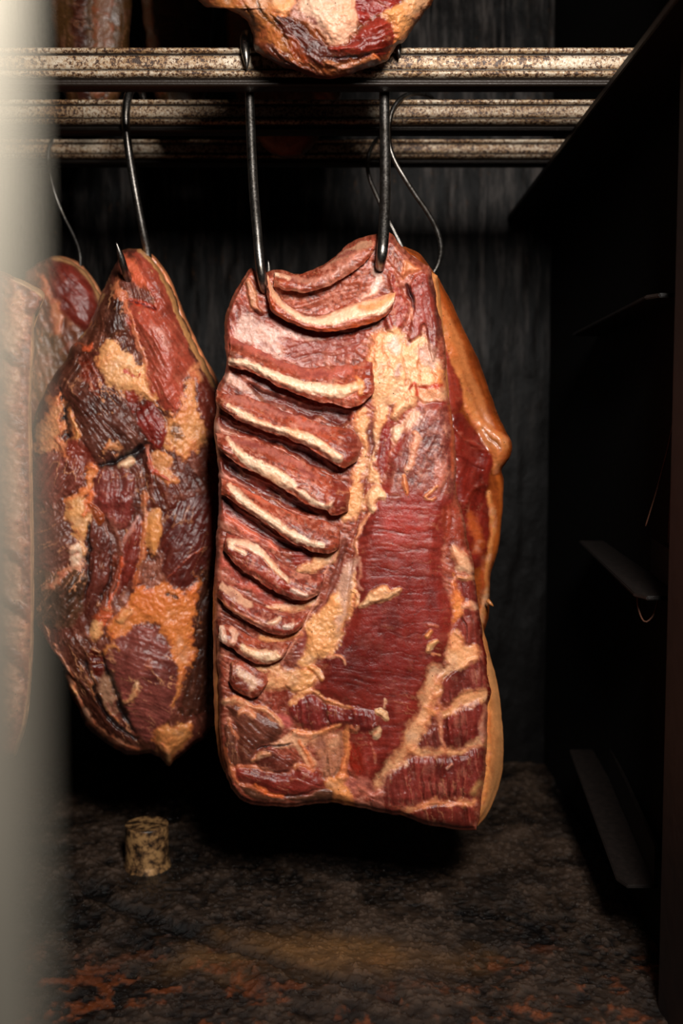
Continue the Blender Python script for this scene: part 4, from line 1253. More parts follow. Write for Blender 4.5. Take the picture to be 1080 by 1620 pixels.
# ---- second slab, mostly hidden behind the first
S2_T = [(560, 400), (600, 396), (641, 393)]
S2_R = [(641, 393), (663, 404), (679, 424), (696, 449), (716, 485), (733, 524), (753, 565), (772, 618), (785, 653), (798, 682), (808, 702), (805, 722), (792, 744), (795, 760), (793, 807), (788, 860), (781, 885), (774, 908), (773, 946), (771, 975), (765, 994), (750, 1040), (735, 1110)]
S2_B = [(560, 1120), (640, 1120), (735, 1110)]
S2_L = [(560, 400), (556, 600), (556, 900), (560, 1120)]
S2 = [
    # tan fat band inside the rind
    Layer('fat', A2((480, 265), (510, 330), (560, 470), (600, 560), (650, 680), (690, 780), (710, 900), (760, 1080)) + A4((790, 130), (850, 270), (930, 340), (1010, 390), (1000, 470), (940, 620), (920, 620), (915, 520), (860, 420), (790, 300), (740, 220), (710, 100), (650, 0)) + [(690, 520), (676, 440)], (182, 112, 58), soft=3, warp=2.5, up=4, hs=8, var=.06),
    Layer('rind', A2((590, 560), (640, 640), (690, 780), (740, 960), (800, 1080)) + A4((840, 200), (900, 330)), (170, 98, 52), w=[2, 4, 6, 7, 7, 7, 4], soft=4, warp=2),
    Mu(A2((560, 700), (600, 800), (650, 930), (700, 1020)) + A4((715, 80), (718, 150), (690, 210), (630, 230), (610, 180), (600, 60)), (124, 36, 28), soft=2.5, warp=2, up=3, hs=8, ang=75, var=.05, lump=.5),
    Mu(A4((635, 250), (690, 220), (740, 260), (800, 350), (880, 460), (915, 540), (900, 650), (880, 720), (895, 900), (890, 1060), (860, 1180), (800, 1250), (690, 1200), (680, 900), (660, 600), (640, 400)), (112, 26, 22), soft=2.5, warp=2.5, up=9, hs=14, ang=100, var=.04, lump=.9),
    Layer('slit', A4((680, 520), (760, 560), (850, 600)), (70, 14, 12), w=[1, 3, 1], soft=6, warp=4, up=-5, alpha=.5),
    Mu(A4((660, 320), (740, 400), (820, 450), (870, 470)), (124, 34, 28), w=[3, 5, 4, 2], soft=3, warp=3, up=5, hs=7),
    Mu(A4((720, 850), (800, 700), (880, 690)), (122, 32, 26), w=[3, 5, 4], soft=4, warp=3, up=5, hs=8),
    Fa(A4((760, 890), (790, 960), (820, 1060), (800, 1120)), (176, 84, 34), w=[4, 9, 10, 5], soft=6, warp=5, up=1, alpha=.75, var=.3),
    Fa(A6((800, 20), (830, 90), (860, 200), (840, 330)), (170, 70, 34), w=4, soft=6, warp=5, alpha=.5, var=.4),
    Fa(A4((890, 740), (905, 860), (920, 1000)) + A6((905, 60), (880, 200), (870, 330), (855, 450), (840, 560)), (186, 120, 62), w=[3, 4.5, 5, 5, 4, 4, 5, 5], soft=2.4, warp=2.5, up=3, var=.1),
    Layer('rind', A4((950, 650), (975, 780), (960, 950)) + A6((940, 20), (915, 150)), (172, 84, 30), w=[4, 6, 5, 5, 3], soft=3, warp=2),
    Layer('slit', A4((840, 320), (890, 380), (940, 430), (960, 470)), (96, 52, 22), w=[.6, 2, 2.6, 1], soft=3, warp=2, up=-5, hs=5, alpha=.7),
]
D2 = 1.405
sl2 = empty('rib_slab', tuple(P(660, 400, D2)), 'second smoked slab with orange rind and glossy dark red flesh, half hidden behind the big rib slab', 'smoked meat')
build_slab('meat_body', M_rind, S2_T, S2_R, S2_B, S2_L, 1.6, lambda x, y: D2 - .03 + .05 * sm(690, 800, x) - .03 * np.exp(-((y - 700) / 60) ** 2) * sm(740, 800, x), base((134, 60, 21), 70, .0), S2, edge_r=16, edge_h=18, thick=.05, seed=55, parent=sl2, origin=tuple(sl2.location), jitter=1.0, backcol=(170, 84, 32), shrink=.97)
# small drip of fat on its edge
o = tube('fat_drip', [pxp(771, 950, D2), pxp(776, 955, D2 - .004), pxp(780, 959, D2 - .004)], [.003, .0022, .0006], M_rind, sl2, tuple(sl2.location), seg=10, step=.002)
ca = o.data.color_attributes.new('Tissue', 'FLOAT_COLOR', 'POINT')
ca.data.foreach_set('color', np.tile(np.array([.38, .14, .04, .4], np.float32), len(o.data.vertices)))

# ---- shoulder joint on the left
HAM_T = [(190, 402), (196, 397), (208, 396), (222, 396)]
HAM_R = [(222, 396), (243, 413), (267, 450), (287, 500), (313, 557), (333, 592), (346, 625), (354, 700), (357, 800), (356, 900), (352, 1000), (347, 1080), (338, 1143)]
HAM_B = [(96, 1040), (106, 1075), (120, 1112), (140, 1147), (170, 1172), (200, 1190), (240, 1187), (256, 1200), (266, 1209), (277, 1197), (293, 1184), (318, 1167), (338, 1143)]
HAM_L = [(190, 402), (182, 424), (163, 463), (143, 517), (120, 545), (84, 600), (64, 640), (48, 700), (42, 780), (40, 860), (42, 930), (52, 978), (80, 998), (84, 1018), (96, 1040)]
HAM = [
    Mu(H1((490, 330), (560, 250), (600, 330), (600, 500), (530, 540), (470, 560), (400, 600), (350, 640), (330, 620), (400, 480)), (94, 44, 38), soft=4, warp=4, ang=100, up=5, hs=14, var=.35),
    Mu(H1((530, 360), (560, 340), (580, 460), (540, 520), (500, 500)), (74, 36, 34), soft=5, warp=4, ang=95, var=.1, up=2),
    Fa(H1((545, 240), (555, 300), (590, 340), (600, 400)), (196, 118, 76), w=[3, 6, 6, 3], soft=3, warp=3.5, var=.6),
    Fa(H1((592, 130), (640, 150), (700, 220), (705, 300), (640, 260), (600, 190)), (204, 104, 70), soft=4, warp=3, up=5, hs=8, var=.4),
    Mu(H1((630, 115), (680, 120), (740, 190), (800, 300), (850, 430), (905, 600), (905, 690), (865, 750), (850, 850), (820, 880), (770, 860), (715, 800), (690, 740), (690, 650), (650, 560), (610, 480), (600, 400), (640, 370), (740, 380), (700, 290), (660, 190)), (160, 62, 54), soft=3, warp=3, up=18, hs=34, ang=58, var=.22, lump=.8),
    Mu(H1((600, 340), (640, 380), (700, 380), (740, 390), (720, 360), (650, 350)), (170, 48, 34), soft=2.5, warp=2.5, up=-3),
    Sl(H1((610, 355), (680, 370), (740, 385)), (84, 18, 14), w=[1, 1.6, .8], soft=2, warp=2, up=-5),
    Me(H1((720, 450), (760, 500), (790, 570)), (198, 136, 120), w=[3, 6, 3], soft=6, warp=4, ang=55, alpha=.7),
    Fa(H1((600, 390), (625, 430), (640, 500), (690, 640), (695, 720)), (206, 124, 84), w=[2, 3, 3, 3.5, 4], soft=2, warp=2.5, var=.4),
    Fa(H1((475, 560), (530, 540), (600, 600), (680, 650), (695, 745), (770, 870), (820, 890), (830, 920), (740, 850), (640, 800), (560, 780), (500, 730), (470, 640)), (222, 164, 104), soft=4, warp=5, up=7, hs=14, lump=1.4, var=.2),
    Sl(H1((600, 680), (640, 700), (655, 690)), (176, 60, 36), w=2, soft=2.4, warp=3, up=-2),
    Fa(H1((870, 740), (920, 720), (960, 800), (965, 1000), (910, 1080), (850, 1100), (800, 1000), (780, 920), (850, 870)), (204, 142, 84), soft=5, warp=6, up=4, hs=12, lump=1.5, var=.3),
    Mu(H1((815, 940), (850, 930), (870, 1000), (840, 1020)), (120, 66, 46), soft=5, warp=4),
    Mu(H1((930, 720), (980, 700), (1040, 800), (1070, 950), (960, 930), (935, 820)), (100, 34, 30), soft=4, warp=4, ang=60, up=3),
    Mu(H1((310, 780), (400, 740), (480, 765), (560, 790), (640, 860), (700, 980), (690, 1040), (600, 1080), (500, 1105), (440, 1110), (380, 1020), (330, 900)), (88, 42, 40), soft=4, warp=4, ang=50, up=14, hs=26, var=.14, lump=1.2),
    Mu(H1((640, 880), (700, 830), (780, 940), (785, 1040), (720, 1055), (695, 990)), (122, 32, 30), soft=3, warp=3, ang=60, up=8, hs=14, var=.08),
    Mu(H1((590, 790), (640, 790), (660, 830), (630, 870)), (140, 44, 36), soft=4, warp=4),
    Mu(H1((360, 600), (420, 620), (500, 730), (480, 780), (390, 740), (350, 690)), (120, 40, 30), soft=4, warp=5, ang=60, var=.5),
    Mu(H1((300, 600), (360, 560), (400, 680), (380, 760), (300, 770), (245, 720)), (92, 46, 42), soft=5, warp=4, ang=120, up=5, hs=16, var=.3),
    Fa(H1((370, 545), (400, 570), (430, 540)), (206, 96, 56), w=3, soft=3, warp=4, var=.5),
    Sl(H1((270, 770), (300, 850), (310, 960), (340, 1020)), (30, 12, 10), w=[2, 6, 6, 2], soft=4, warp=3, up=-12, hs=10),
    Fa(H1((200, 870), (260, 800), (285, 880), (300, 990), (270, 1050), (200, 1070), (170, 980)), (206, 146, 96), soft=4, warp=6, up=5, hs=10, lump=1.6, var=.5),
    Fa(H1((325, 870), (345, 930), (365, 980), (330, 1030)), (212, 156, 92), w=[3, 4.5, 5, 7], soft=2, warp=2.5, up=6, hs=6),
    Fa(H1((280, 1010), (310, 1060), (300, 1100), (330, 1140)), (204, 130, 84), w=[6, 8, 6, 4], soft=3, warp=4, up=5),
    Mu(H1((150, 1120), (230, 1060), (290, 1090), (380, 1130), (420, 1150), (330, 1270), (200, 1330), (130, 1320)), (126, 56, 54), soft=5, warp=5, ang=120, up=7, hs=18, var=.3),
    Mu(H1((330, 1000), (400, 1030), (440, 1110), (400, 1150), (320, 1120)), (116, 42, 38), soft=4, warp=4, ang=110),
    Fa(H1((500, 1040), (540, 1020), (560, 1060)), (206, 140, 86), w=[4, 5, 3], soft=3, warp=4, var=.4),
    # pocket under the fold
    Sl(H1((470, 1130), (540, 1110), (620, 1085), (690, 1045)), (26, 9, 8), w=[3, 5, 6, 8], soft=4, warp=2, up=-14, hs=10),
    Fa(H1((575, 1130), (600, 1125), (625, 1105)), (226, 196, 150), w=[5, 7, 5], soft=2, warp=1, up=5, hs=6, var=0),
    Mu(H1((470, 1170), (560, 1150), (620, 1180), (640, 1330), (560, 1330), (470, 1320)), (122, 50, 52), soft=4, warp=4, ang=95, up=5, hs=12, var=.3),
    Fa(H1((420, 1130), (450, 1160), (410, 1240), (340, 1310)), (214, 132, 72), w=[4, 6, 8, 7], soft=3, warp=4, up=3, var=.3),
    Mu(H1((690, 1050), (720, 1100), (760, 1200), (840, 1240), (830, 1320), (740, 1330), (700, 1200)), (88, 30, 24), soft=4, warp=4, ang=70, up=3),
    Fa(H1((730, 1060), (790, 1080), (820, 1150), (850, 1210), (780, 1220), (740, 1140)), (198, 132, 76), soft=4, warp=5, up=5, hs=9, lump=1.6, var=.3),
    Fa(H1((700, 1040), (705, 1090), (740, 1160), (800, 1200)), (170, 66, 46), w=[2, 3, 3, 2], soft=2, warp=2.5, up=4),
    # ---- lower half
    Mu(H2((60, 120), (160, 100), (300, 80), (330, 160), (400, 230), (330, 330), (250, 380), (140, 360), (100, 240)), (112, 58, 56), soft=5, warp=5, ang=150, up=8, hs=22, var=.15),
    Mu(H2((130, 360), (260, 380), (380, 340), (410, 400), (390, 500), (340, 620), (220, 640), (130, 620)), (92, 54, 46), soft=4, warp=4, ang=130, up=10, hs=24, var=.2),
    Mu(H2((250, 500), (330, 430), (390, 410), (370, 520), (320, 600), (240, 620)), (66, 38, 33), soft=5, warp=4, ang=130, up=3),
    Fa(H2((220, 440), (270, 450), (300, 400), (360, 350)), (178, 128, 92), w=[3, 4, 4, 2], soft=3, warp=5, var=.5),
    Fa(H2((320, 90), (400, 10), (430, 60), (430, 140), (400, 215), (340, 180)), (216, 158, 96), soft=3, warp=4, up=7, hs=10, var=.15),
    Fa(H2((400, 120), (420, 60), (440, 0)), (216, 118, 62), w=5, soft=3, warp=3, var=.4),
    Fa(H2((345, 280), (380, 260), (400, 300), (360, 320)), (220, 190, 156), w=[9, 11, 8, 10], soft=2.4, warp=3.5, up=6, hs=8, var=.05),
    Fa(H2((385, 220), (400, 250), (405, 300)), (220, 170, 116), w=3, soft=2, warp=2),
    Mu(H2((440, 150), (500, 190), (530, 230), (510, 400), (450, 540), (400, 590), (400, 450), (420, 300)), (96, 38, 36), soft=4, warp=3, ang=105, up=7, hs=14, groove=1.2, var=.08),
    Sl(H2((420, 150), (425, 260), (415, 380), (400, 500)), (34, 12, 10), w=[2, 3, 3, 1.5], soft=3, warp=2, up=-6),
    Sl(H2((525, 240), (520, 380), (470, 520)), (40, 12, 10), w=[1, 2.5, 1.5], soft=3, warp=2, up=-5),
    Mu(H2((470, 20), (560, -20), (620, 0), (620, 110), (560, 170), (490, 110)), (126, 46, 48), soft=4, warp=4, ang=95, up=6, hs=12, var=.3),
    Mu(H2((430, 50), (460, 100), (480, 160)), (150, 62, 34), w=[4, 7, 3], soft=3, warp=3, up=5),
    Fa(H2((600, 250), (625, 170), (650, 110)), (192, 142, 128), w=[3, 5, 3], soft=3, warp=3, var=.3),
    Mu(H2((600, 260), (640, 150), (665, 100), (665, 250), (640, 400), (560, 480), (580, 360)), (110, 34, 32), soft=4, warp=3, ang=100, up=6, hs=10, groove=1, var=.1),
    Fa(H2((690, 0), (685, 120), (680, 280), (665, 400), (650, 440)), (184, 112, 68), w=[4, 3.5, 5, 5, 4], soft=2.4, warp=3, up=4, var=.35),
    Fa(H2((700, 110), (760, 75), (775, 150), (765, 240), (730, 285), (695, 230)), (210, 142, 76), soft=3, warp=3, up=8, hs=10, var=.08),
    Mu(H2((540, 300), (590, 310), (560, 420), (510, 560), (470, 560), (520, 420)), (126, 50, 40), soft=3, warp=3, ang=105, up=6, hs=10, groove=1),
    Fa(H2((585, 310), (560, 420), (520, 520)), (196, 86, 48), w=1.6, soft=1.6, warp=2, up=2),
    Mu(H2((470, 560), (520, 520), (520, 600), (490, 640), (440, 600)), (188, 78, 54), soft=4, warp=3, up=5, hs=8, var=.3),
    Fa(H2((460, 640), (450, 690)), (220, 166, 106), w=[10, 7], soft=2.4, warp=2.5, up=6, hs=7, var=.1),
    Fa(H2((445, 745), (465, 755)), (206, 158, 96), w=5, soft=2, warp=2, up=4),
    Mu(H2((690, 320), (750, 290), (770, 420), (720, 450), (680, 420)), (124, 62, 56), soft=5, warp=4, ang=95, var=.5),
    Mu(H2((780, 80), (900, 30), (1020, 0), (1050, 240), (960, 360), (890, 440), (800, 420), (768, 330), (770, 200)), (84, 27, 26), soft=3, warp=3, ang=115, up=8, hs=24, var=.05, lump=.7),
    Fa(H2((800, 410), (850, 350), (960, 270)), (120, 46, 36), w=1.2, soft=2, warp=2),
    Mu(H2((1000, 300), (1060, 300), (1050, 900), (960, 1040), (880, 1060), (890, 880), (930, 620), (940, 450)), (72, 32, 26), soft=5, warp=5, ang=100, var=.1),
    Fa(H2((540, 560), (600, 520), (650, 460), (700, 450), (780, 430), (860, 460), (940, 400), (940, 560), (920, 700), (895, 860), (860, 950), (838, 860), (800, 740), (740, 640), (660, 610), (590, 680), (530, 700)), (206, 122, 58), soft=4, warp=5, up=5, hs=14, lump=1.6, var=.25),
    Fa(H2((565, 600), (590, 560), (610, 550)), (214, 152, 92), w=[8, 10, 7], soft=3, warp=3, up=4, var=.1),
    Sl(H2((790, 470), (830, 490)), (60, 26, 12), w=2.4, soft=3, warp=2, up=-4),
    Mu(H2((490, 740), (540, 690), (600, 660), (650, 618), (720, 635), (790, 720), (840, 830), (855, 920), (830, 1020), (780, 1090), (730, 1160), (690, 1180), (640, 1130), (570, 1000), (520, 860)), (122, 54, 56), soft=3, warp=3, up=20, hs=44, ang=20, var=.12, lump=.8),
    Fa(H2((500, 760), (530, 720), (560, 740)), (196, 126, 66), w=[5, 6, 4], soft=4, warp=4, var=.3),
    Fa(H2((590, 990), (630, 970), (650, 920)), (216, 172, 124), w=[6, 7, 4], soft=3.5, warp=4, up=4, var=.2),
    Fa(H2((690, 830), (710, 790)), (176, 110, 84), w=2.4, soft=4, warp=3, alpha=.7),
    Fa(H2((820, 1000), (850, 940), (870, 880)), (194, 122, 66), w=[3, 4, 4], soft=3, warp=3),
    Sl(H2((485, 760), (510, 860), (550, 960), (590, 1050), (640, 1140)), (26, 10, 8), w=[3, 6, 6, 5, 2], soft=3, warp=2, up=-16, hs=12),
    Fa(H2((740, 1130), (800, 1100), (860, 1090), (930, 1100), (900, 1170), (840, 1230), (800, 1280), (770, 1240), (735, 1180)), (200, 134, 74), soft=3, warp=4, up=7, hs=12, lump=1.6, var=.15),
    Fa(H2((760, 1200), (800, 1260), (800, 1290)), (200, 146, 92), w=[6, 7, 4], soft=3, warp=3, up=5),
    Mu(H2((250, 710), (300, 720), (340, 850), (350, 960), (480, 1120), (620, 1210), (700, 1200), (600, 1130), (520, 1000), (460, 820), (420, 690), (340, 690)), (92, 42, 36), soft=4, warp=3, ang=55, up=4, hs=12, groove=1),
    Fa(H2((250, 720), (310, 820), (330, 900), (350, 960), (440, 1090), (540, 1170), (640, 1225)), (178, 114, 78), w=[3, 3, 5, 5, 4, 3.5, 3], soft=2.5, warp=3, up=4, var=.4),
    Fa(H2((325, 930), (345, 950)), (220, 158, 100), w=[7, 6], soft=2.4, warp=2, up=5),
    Fa(H2((430, 870), (440, 930), (500, 990), (560, 1080)), (176, 128, 84), w=[4, 5, 4, 3], soft=3, warp=3, up=3, var=.3),
    Me(H2((460, 880), (500, 870), (530, 950), (560, 1040), (490, 980)), (150, 108, 82), soft=4, warp=4, ang=60),
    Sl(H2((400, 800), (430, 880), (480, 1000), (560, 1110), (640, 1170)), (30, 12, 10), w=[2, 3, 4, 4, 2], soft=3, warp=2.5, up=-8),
    Mu(H2((430, 740), (470, 740), (490, 850), (450, 880), (425, 820)), (96, 26, 22), soft=4, warp=3),
    # tan rind rim on the upper right and the upper left
    Layer('rind', H1((650, 108), (700, 140), (760, 215), (810, 310), (850, 420), (910, 550), (960, 650), (1020, 755)), (204, 142, 88), w=[2, 3, 4, 4, 4, 4.5, 4, 3], soft=1.8, warp=1.2, up=2),
    Fa(H1((930, 640), (920, 680), (950, 720)), (204, 130, 84), w=[4, 7, 5], soft=4, warp=3, var=.5),
    Layer('rind', H1((488, 315), (450, 380), (410, 450), (380, 515)), (206, 150, 98), w=[3, 4, 4, 2.5], soft=2, warp=1.5, up=2),
]
DH = 1.50
ham = empty('pork_shoulder', tuple(P(215, 400, DH)), 'left smoked shoulder joint with lumpy dark muscle, orange fat and hook point at top', 'smoked meat')
build_slab('meat_body', M_meat, HAM_T, HAM_R, HAM_B, HAM_L, 1.5, DH, base((100, 44, 40), 70, .35), HAM, edge_r=30, thick=.07, seed=77, parent=ham,
           origin=tuple(ham.location), jitter=2.5, puff=(120, 200, 75), backcol=(150, 96, 56), shrink=.93, amp=2.2, fascia=.6, wk=1.7)

ro_R = [(x + 4.5, y) if y < 640 else (x + 1, y) for x, y in HAM_R]
build_slab('rind', M_rind, [(204, 402), (212, 398), (222, 397), (228, 397)], [(228, 397)] + ro_R[1:], [(110, 1040), (118, 1075), (130, 1110), (150, 1140), (180, 1165), (240, 1180), (280, 1180), (339, 1143)],
           [(204, 402), (186, 430), (162, 470), (140, 520), (130, 545), (100, 600), (80, 640), (66, 700), (60, 800), (62, 900), (70, 978), (110, 1040)],
           2.4, DH + .036, base((200, 122, 80), 85, .0), [], edge_r=10, edge_h=8, thick=.04, seed=79, parent=ham, origin=tuple(ham.location), jitter=.8, backcol=(176, 108, 56), shrink=.95)

# ---- dim joint behind it on the far left
BL_T = [(40, 430), (64, 416), (90, 408), (104, 411)]
BL_R = [(104, 411), (122, 420), (138, 436), (150, 455), (160, 476), (168, 520), (172, 620), (170, 800)]
BL_B = [(20, 810), (100, 820), (170, 800)]
BL_L = [(40, 430), (20, 520), (10, 650), (20, 810)]
BL = [Mu(ID((80, 418), (110, 418), (140, 445), (152, 480), (140, 520), (100, 500), (80, 460)), (112, 36, 34), soft=4, warp=3, up=8, hs=14, ang=55, var=.1),
      Fa(ID((62, 440), (78, 470), (92, 510), (86, 540)), (186, 120, 80), w=[5, 7, 8, 5], soft=4, warp=5, up=3, var=.5),
      Mu(ID((60, 520), (100, 540), (110, 620), (60, 640)), (110, 70, 58), soft=6, warp=5, ang=80),
      Layer('rind', ID((84, 409), (104, 412), (124, 422), (142, 442), (158, 472), (164, 520)), (182, 132, 88), w=3, soft=2, warp=1)]
DB = 1.64
bl = empty('pork_joint', tuple(P(90, 410, DB)), 'dark red joint with pale rind edge, peeping out behind the left shoulder joint', 'smoked meat')
build_slab('meat_body', M_meat, BL_T, BL_R, BL_B, BL_L, 2.2, DB, base((110, 56, 46), 70, .4), BL, edge_r=24, thick=.06, seed=97, parent=bl, origin=tuple(bl.location), puff=(60, 100, 40), backcol=(150, 96, 56), amp=1.8, fascia=.4)

build_slab('rind', M_rind, [(46, 432), (66, 416), (90, 407), (106, 409)], [(106, 409), (125, 418), (141, 434), (154, 453), (164, 475), (172, 520), (175, 620), (172, 790)], [(40, 800), (100, 810), (172, 790)], [(46, 432), (30, 520), (24, 650), (40, 800)],
           2.8, DB + .03, base((190, 126, 88), 85, .0), [], edge_r=8, edge_h=6, thick=.04, seed=99, parent=bl, origin=tuple(bl.location), jitter=.6, backcol=(170, 110, 60), shrink=.95)

# ---- nearer slab at the far left, cut by the frame and veiled by the door edge
FL_T = [(-150, 420), (-60, 420), (0, 432), (22, 442)]
FL_R = [(22, 442), (50, 455), (68, 468), (64, 484), (54, 500), (52, 560), (48, 640), (50, 760), (52, 900), (51, 1000), (47, 1080), (40, 1140), (24, 1192)]
FL_B = [(-150, 1230), (-60, 1225), (24, 1192)]
FL_L = [(-150, 420), (-170, 800), (-150, 1230)]
FLL = [Fa(ID((20, 450), (48, 480), (40, 520), (30, 600), (34, 700), (38, 820), (36, 900), (40, 1000), (30, 1100), (10, 1150), (0, 900), (5, 700), (5, 520)), (216, 164, 126), soft=8, warp=8, up=4, hs=14, lump=2, var=.55),
       Mu(ID((44, 470), (60, 478), (46, 500), (36, 490)), (140, 66, 56), soft=4, warp=3),
       *[Mu(ID((10, yy), (36, yy + 18), (44, yy + 34)), (140, 70, 58), w=[9, 8, 3], soft=5, warp=6, up=2) for yy in (560, 660, 870, 950, 1030)],
       Layer('rind', ID((24, 443), (52, 456), (68, 470)), (206, 164, 128), w=3, soft=2, warp=1),
       Layer('rind', ID((54, 500), (52, 560), (48, 640), (50, 760), (52, 900), (51, 1000), (47, 1080), (38, 1145), (24, 1192)), (196, 146, 106), w=3.2, soft=1.5, warp=.8, up=2)]
DF = 1.34
fl = empty('rib_slab', tuple(P(-20, 440, DF)), 'pale slab at the left edge of the picture, veiled by the blurred door edge', 'smoked meat')
build_slab('meat_body', M_meat, FL_T, FL_R, FL_B, FL_L, 2.0, DF, base((134, 66, 58), 80, .5), FLL, edge_r=16, edge_h=14, thick=.045, seed=117, parent=fl, origin=tuple(fl.location), jitter=1.2, backcol=(170, 116, 70), shrink=.98)

build_slab('rind', M_rind, [(-140, 424), (-60, 424), (0, 436), (24, 444)], [(24, 444)] + [(x + 1.2, y) for x, y in FL_R[1:-1]] + [(25, 1191)], [(-140, 1222), (-60, 1218), (25, 1191)], [(-140, 424), (-160, 800), (-140, 1222)],
           2.6, DF + .012, base((204, 156, 116), 85, .0), [], edge_r=6, edge_h=5, thick=.034, seed=119, parent=fl, origin=tuple(fl.location), jitter=.6, backcol=(190, 134, 90), shrink=.985)

# ---- joint hanging over the top rail, its lower end in the picture
TH_T = [(270, -330), (400, -350), (560, -350), (700, -330)]
TH_R = [(700, -330), (720, -180), (700, -60), (684, -4), (672, 16), (658, 34), (648, 50), (640, 62), (628, 72), (616, 92)]
TH_B = [(432, 96), (448, 104), (470, 112), (495, 121), (515, 124), (540, 121), (562, 113), (590, 104), (616, 92)]
TH_L = [(270, -330), (270, -150), (296, -20), (318, 4), (330, 12), (346, 6), (362, 14), (382, 26), (396, 40), (402, 58), (404, 76), (418, 88), (432, 96)]
TH = [
    Fa(T2((-80, -200), (200, -200), (330, -60), (360, 0), (420, 60), (440, 150), (470, 250), (420, 300), (340, 200), (270, 120), (200, 60), (60, 20)), (168, 104, 52), soft=5, warp=5, up=2, hs=14, var=.35),
    *[Mu(T2(*p), (110, 58, 28), w=[1.5, 3, 1.5], soft=3, warp=3, up=-3) for p in [[(220, 0), (260, 70), (280, 110)], [(290, 0), (310, 60), (380, 130)], [(340, 60), (400, 140), (430, 220)]]],
    Mu(T2((280, 190), (320, 170), (400, 220), (460, 280), (600, 340), (560, 350), (440, 320), (340, 260)), (92, 36, 24), soft=4, warp=4, ang=40, up=4, groove=1.2, var=.1),
    Mu(T2((350, 60), (440, 60), (490, 120), (540, 180), (620, 200), (760, 200), (680, 270), (560, 300), (500, 260), (450, 200), (380, 130)), (76, 24, 18), soft=4, warp=4, ang=35, up=2, var=.08),
    Mu(T2((420, 150), (470, 200), (500, 270), (450, 270)), (124, 44, 22), soft=5, warp=4, ang=60),
    Fa(T2((330, -20), (400, -30), (450, 20), (430, 50), (370, 50), (345, 20)), (216, 150, 94), soft=3, warp=4, up=8, hs=10, var=.1),
    Fa(T2((430, -100), (700, -120), (715, 20), (725, 90), (690, 150), (640, 185), (590, 180), (550, 130), (490, 90), (470, 40)), (216, 176, 142), soft=4, warp=4, up=10, hs=24, lump=1.2, var=.22),
    Me(T2((440, 10), (500, 60), (560, 110), (600, 150), (520, 100), (450, 50)), (176, 124, 108), soft=5, warp=5, ang=40),
    Mu(T2((700, -60), (900, -80), (890, 30), (850, 60), (780, 70), (740, 100), (715, 50)), (134, 30, 28), soft=3, warp=3, up=4, hs=12, ang=20, var=.15),
    Mu(T2((720, 150), (760, 95), (820, 70), (860, 110), (870, 170), (840, 220), (770, 240), (680, 230), (600, 210), (660, 185)), (132, 34, 27), soft=3, warp=3, up=9, hs=16, ang=-15, var=.05),
    Mu(T2((570, 260), (660, 280), (760, 240), (800, 250), (740, 290), (660, 310), (580, 300)), (150, 78, 54), soft=3, warp=3, up=6, hs=8, ang=-10, var=.5),
    Sl(T2((560, 245), (640, 250), (720, 240), (800, 225)), (50, 12, 10), w=[1, 2, 2, 1], soft=2.4, warp=2, up=-5),
    Fa(T2((880, 30), (930, -20), (1040, -60), (1020, 20), (950, 120), (920, 170), (880, 180), (865, 110), (830, 70)), (206, 142, 82), soft=4, warp=5, up=6, hs=14, lump=1.8, var=.1),
    Fa(T2((780, 235), (830, 265), (860, 210), (875, 180)), (206, 122, 64), w=[2, 3.5, 3, 2], soft=2, warp=2, up=3),
]
DT = 1.27
th = empty('pork_joint', tuple(P(500, -330, DT)), 'joint with pale fat and red muscle hanging in front of the top rail', 'smoked meat')
build_slab('meat_body', M_meat, TH_T, TH_R, TH_B, TH_L, 1.5, lambda x, y: DT + .0 * x, base((124, 56, 34), 40, .3), TH, edge_r=30, thick=.03, seed=137, parent=th, origin=tuple(th.location), jitter=2.5, puff=(110, 130, 50), backcol=(150, 96, 50), shrink=.9, amp=1.8, fascia=.4, wk=1.4)

# ---- dim joints hanging higher up behind the rails
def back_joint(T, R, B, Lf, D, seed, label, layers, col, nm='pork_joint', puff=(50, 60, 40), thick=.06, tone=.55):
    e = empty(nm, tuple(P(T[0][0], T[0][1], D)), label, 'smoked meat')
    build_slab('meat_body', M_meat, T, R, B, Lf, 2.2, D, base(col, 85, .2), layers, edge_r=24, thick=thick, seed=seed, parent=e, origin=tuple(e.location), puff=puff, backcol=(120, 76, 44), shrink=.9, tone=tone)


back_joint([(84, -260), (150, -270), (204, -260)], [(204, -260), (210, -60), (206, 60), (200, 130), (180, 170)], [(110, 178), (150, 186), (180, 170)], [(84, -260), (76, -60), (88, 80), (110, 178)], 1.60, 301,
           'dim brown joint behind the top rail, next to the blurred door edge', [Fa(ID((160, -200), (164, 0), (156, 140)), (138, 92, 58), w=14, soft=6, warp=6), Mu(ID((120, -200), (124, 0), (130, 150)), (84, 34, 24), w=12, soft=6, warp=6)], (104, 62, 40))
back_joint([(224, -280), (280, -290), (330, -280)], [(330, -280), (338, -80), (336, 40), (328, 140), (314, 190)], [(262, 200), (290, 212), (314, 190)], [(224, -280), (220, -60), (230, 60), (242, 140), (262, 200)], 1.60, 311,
           'dim brown joint with a pale fat edge behind the top rail, between two others', [Fa(ID((232, -200), (226, 0), (240, 80), (252, 140)), (150, 108, 74), w=12, soft=6, warp=5), Mu(ID((266, -200), (262, 0), (270, 120)), (110, 62, 36), w=12, soft=6, warp=6), Mu(ID((330, -200), (330, 0), (320, 120)), (54, 26, 18), w=22, soft=9, warp=6)], (92, 58, 38))
